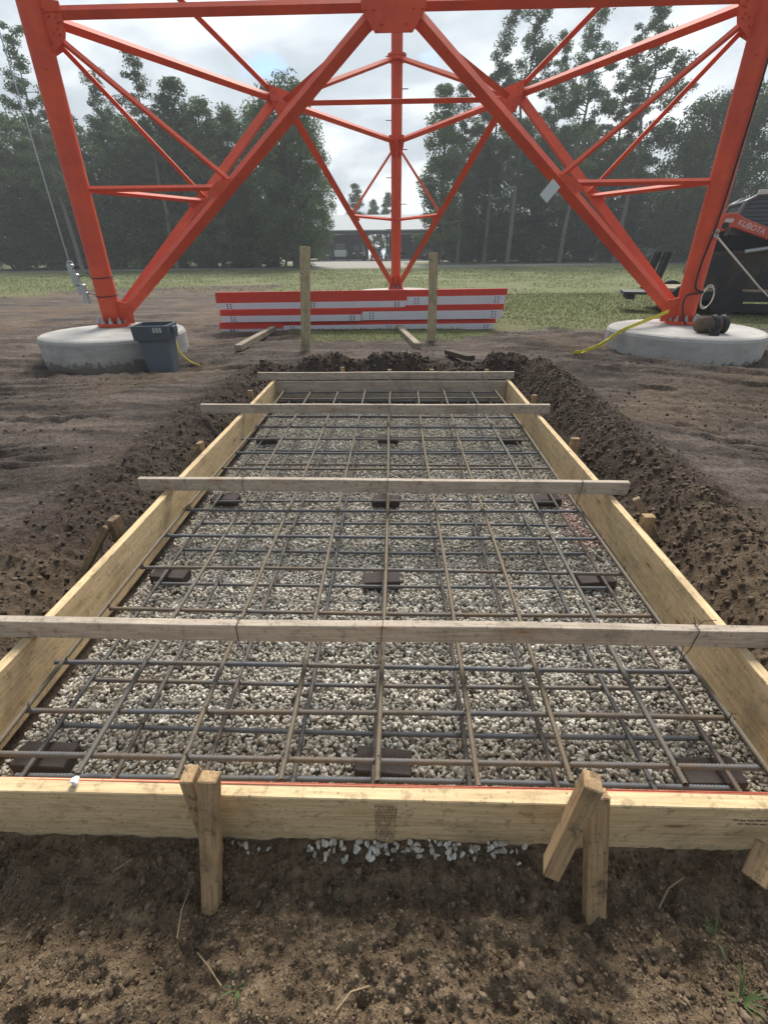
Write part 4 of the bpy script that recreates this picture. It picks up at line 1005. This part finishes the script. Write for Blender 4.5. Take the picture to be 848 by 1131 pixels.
# weeds and twigs in the foreground soil
def weed(px,py,label,n=9,h=.05):
    q=atz(px,py,-1.675); z=g1(q.x,q.y); m=MB()
    for k in range(n):
        a=random.uniform(0,6.28); d=Vector((math.cos(a),math.sin(a),0)); b=Vector((q.x,q.y,z-.005))+d*.006; hh_=h*random.uniform(.5,1.2); s=d.cross(Vector((0,0,1)))*.0022
        m.add([b-s,b+s,b+d*hh_*.5+Vector((0,0,hh_*.6))+s*.8,b+d*hh_*.5+Vector((0,0,hh_*.6))-s*.8,b+d*hh_+Vector((0,0,hh_*.75))],[(0,1,2,3),(3,2,4)])
    tag(m.build('weed_tuft',simple('weed_green',(.07,.11,.035),.7) if 'weed_green' not in bpy.data.materials else bpy.data.materials['weed_green']),label,'weed','small weeds in the front soil')
weed(262,1092,'tiny green weed in the soil below the left front stake',9,.035)
weed(378,996,'tiny green sprout in the soil below the printed stamp',8,.028)
weed(815,1108,'straggly green weed in the soil at the lower right corner',12,.06)
weed(785,1040,'thin weed in the soil right of the right front stake',8,.045)
M_twig=simple('dry_twig',(.30,.22,.13),.9)
def twig(pts,label):
    P_=[]
    for i,(a,b) in enumerate(pts):
        q=atz(a,b,-1.672); P_.append((q.x,q.y,g1(q.x,q.y)+.012+.006*(i%2)))
    tag(MB().tube(P_,.0022,5).build('dry_twig',M_twig),label,'twig','dry twigs in the front soil')
twig([(198,1040),(203,1010),(210,985)],'pale dry twig in the soil just left of the left front stake')
twig([(218,1052),(232,1070),(245,1090)],'thin curved root in the soil under the left front stake')
twig([(130,968),(150,955)],'short dry twig in the soil under the left part of the near board')
twig([(372,1120),(388,1098),(408,1090)],'bent dry twig near the bottom centre of the picture')
twig([(722,1010),(735,985),(750,975)],'dry grass stalk in the soil right of the right front stake')
# ------------------------------------------------------------------ air
hb=MB().box((0,150,30),(420,230,34)); hz_=hb.build('haze',None); tag(hz_,kind='stuff')
hm_=bpy.data.materials.new('haze_air'); hm_.use_nodes=True; ht=hm_.node_tree; ht.nodes.clear()
ho=ht.nodes.new('ShaderNodeOutputMaterial'); hv=ht.nodes.new('ShaderNodeVolumePrincipled'); hv.inputs['Density'].default_value=.0018; hv.inputs['Color'].default_value=(.86,.90,.92,1); ht.links.new(hv.outputs[0],ho.inputs['Volume']); hz_.data.materials.append(hm_)
# ------------------------------------------------------------------ sky, sun
W=bpy.data.worlds.new('World'); S.world=W; W.use_nodes=True; nt=W.node_tree; nt.nodes.clear()
def N(ty,**k):
    nd=nt.nodes.new(ty)
    for a,b in k.items(): setattr(nd,a,b)
    return nd
SUN_EL,SUN_AZ=46,6     # degrees, azimuth measured from +Y towards +X
out=N('ShaderNodeOutputWorld'); bg=N('ShaderNodeBackground'); sky=N('ShaderNodeTexSky',sky_type='NISHITA',sun_disc=False); sky.sun_elevation=R(SUN_EL); sky.sun_rotation=R(SUN_AZ)
tc=N('ShaderNodeTexCoord'); sep=N('ShaderNodeSeparateXYZ'); nt.links.new(tc.outputs['Generated'],sep.inputs[0])
mz=N('ShaderNodeMath',operation='MAXIMUM'); mz.inputs[1].default_value=0.; nt.links.new(sep.outputs[2],mz.inputs[0]); az=N('ShaderNodeMath',operation='ADD'); az.inputs[1].default_value=.22; nt.links.new(mz.outputs[0],az.inputs[0])
vd=N('ShaderNodeVectorMath',operation='DIVIDE'); cz=N('ShaderNodeCombineXYZ')
for i in range(3): nt.links.new(az.outputs[0],cz.inputs[i])
nt.links.new(tc.outputs['Generated'],vd.inputs[0]); nt.links.new(cz.outputs[0],vd.inputs[1])
n1=N('ShaderNodeTexNoise'); n1.inputs['Scale'].default_value=1.5; n1.inputs['Detail'].default_value=7; n1.inputs['Roughness'].default_value=.55; n1.inputs['Distortion'].default_value=.35; nt.links.new(vd.outputs[0],n1.inputs['Vector'])
n2=N('ShaderNodeTexNoise'); n2.inputs['Scale'].default_value=2.3; n2.inputs['Detail'].default_value=6; nt.links.new(vd.outputs[0],n2.inputs['Vector'])
mp=N('ShaderNodeVectorMath',operation='ADD'); mp.inputs[1].default_value=(3.1,1.7,0); nt.links.new(vd.outputs[0],mp.inputs[0]); nt.links.new(mp.outputs[0],n2.inputs['Vector'])
dt=N('ShaderNodeVectorMath',operation='DOT_PRODUCT'); dt.inputs[1].default_value=(math.sin(R(4))*math.cos(R(20)),math.cos(R(4))*math.cos(R(20)),math.sin(R(20))); nt.links.new(tc.outputs['Generated'],dt.inputs[0])
gl=N('ShaderNodeMapRange'); gl.inputs[1].default_value=.80; gl.inputs[2].default_value=1.0; gl.inputs[3].default_value=0; gl.inputs[4].default_value=.15; nt.links.new(dt.outputs['Value'],gl.inputs[0])
ad=N('ShaderNodeMath',operation='ADD'); nt.links.new(n1.outputs['Fac'],ad.inputs[0]); nt.links.new(gl.outputs[0],ad.inputs[1])
cr_=N('ShaderNodeValToRGB'); e=cr_.color_ramp.elements
e[0].position=.36; e[0].color=(1.75,2.02,2.35,1); e[1].position=.82; e[1].color=(6.8,7.0,7.0,1); q=e.new(.57); q.color=(2.9,3.25,3.55,1)
nt.links.new(ad.outputs[0],cr_.inputs[0])
hm=N('ShaderNodeValToRGB'); hm.color_ramp.elements[0].position=.37; hm.color_ramp.elements[1].position=.44; lo_=N('ShaderNodeMapRange'); lo_.inputs[1].default_value=.08; lo_.inputs[2].default_value=.26; lo_.inputs[3].default_value=.35; lo_.inputs[4].default_value=0; nt.links.new(sep.outputs[2],lo_.inputs[0]); ah_=N('ShaderNodeMath',operation='ADD'); nt.links.new(n2.outputs['Fac'],ah_.inputs[0]); nt.links.new(lo_.outputs[0],ah_.inputs[1]); nt.links.new(ah_.outputs[0],hm.inputs[0])
mx=N('ShaderNodeMix',data_type='RGBA'); fr=N('ShaderNodeVectorMath',operation='DOT_PRODUCT'); fr.inputs[1].default_value=(math.sin(R(6)),math.cos(R(6)),.35); nt.links.new(tc.outputs['Generated'],fr.inputs[0])
fm=N('ShaderNodeMapRange'); fm.inputs[1].default_value=-.7; fm.inputs[2].default_value=.75; fm.inputs[3].default_value=.55; fm.inputs[4].default_value=1.; nt.links.new(fr.outputs['Value'],fm.inputs[0])
dk=N('ShaderNodeVectorMath',operation='SCALE'); nt.links.new(cr_.outputs[0],dk.inputs[0]); nt.links.new(fm.outputs[0],dk.inputs['Scale'])
nt.links.new(hm.outputs[0],mx.inputs[0]); hs_=N('ShaderNodeHueSaturation'); hs_.inputs['Saturation'].default_value=1.7; hs_.inputs['Value'].default_value=.75; nt.links.new(sky.outputs[0],hs_.inputs['Color']); nt.links.new(hs_.outputs[0],mx.inputs[6]); nt.links.new(dk.outputs[0],mx.inputs[7])
nt.links.new(mx.outputs[2],bg.inputs[0]); bg.inputs[1].default_value=.05; nt.links.new(bg.outputs[0],out.inputs[0])
sl=bpy.data.lights.new('sun','SUN'); sl.energy=1.25; sl.angle=R(24); sl.color=(1,.95,.87); so=bpy.data.objects.new('sun',sl); C.objects.link(so)
d=Vector((math.sin(R(SUN_AZ))*math.cos(R(SUN_EL)),math.cos(R(SUN_AZ))*math.cos(R(SUN_EL)),math.sin(R(SUN_EL)))); so.rotation_euler=d.to_track_quat('Z','Y').to_euler(); so.location=(0,0,30)
vs=S.view_settings; vs.view_transform='Standard'; vs.look='None'; vs.gamma=1; vs.exposure=2.42; vs.use_curve_mapping=False
S.cycles.max_bounces=4; S.cycles.volume_bounces=0; S.cycles.transparent_max_bounces=8
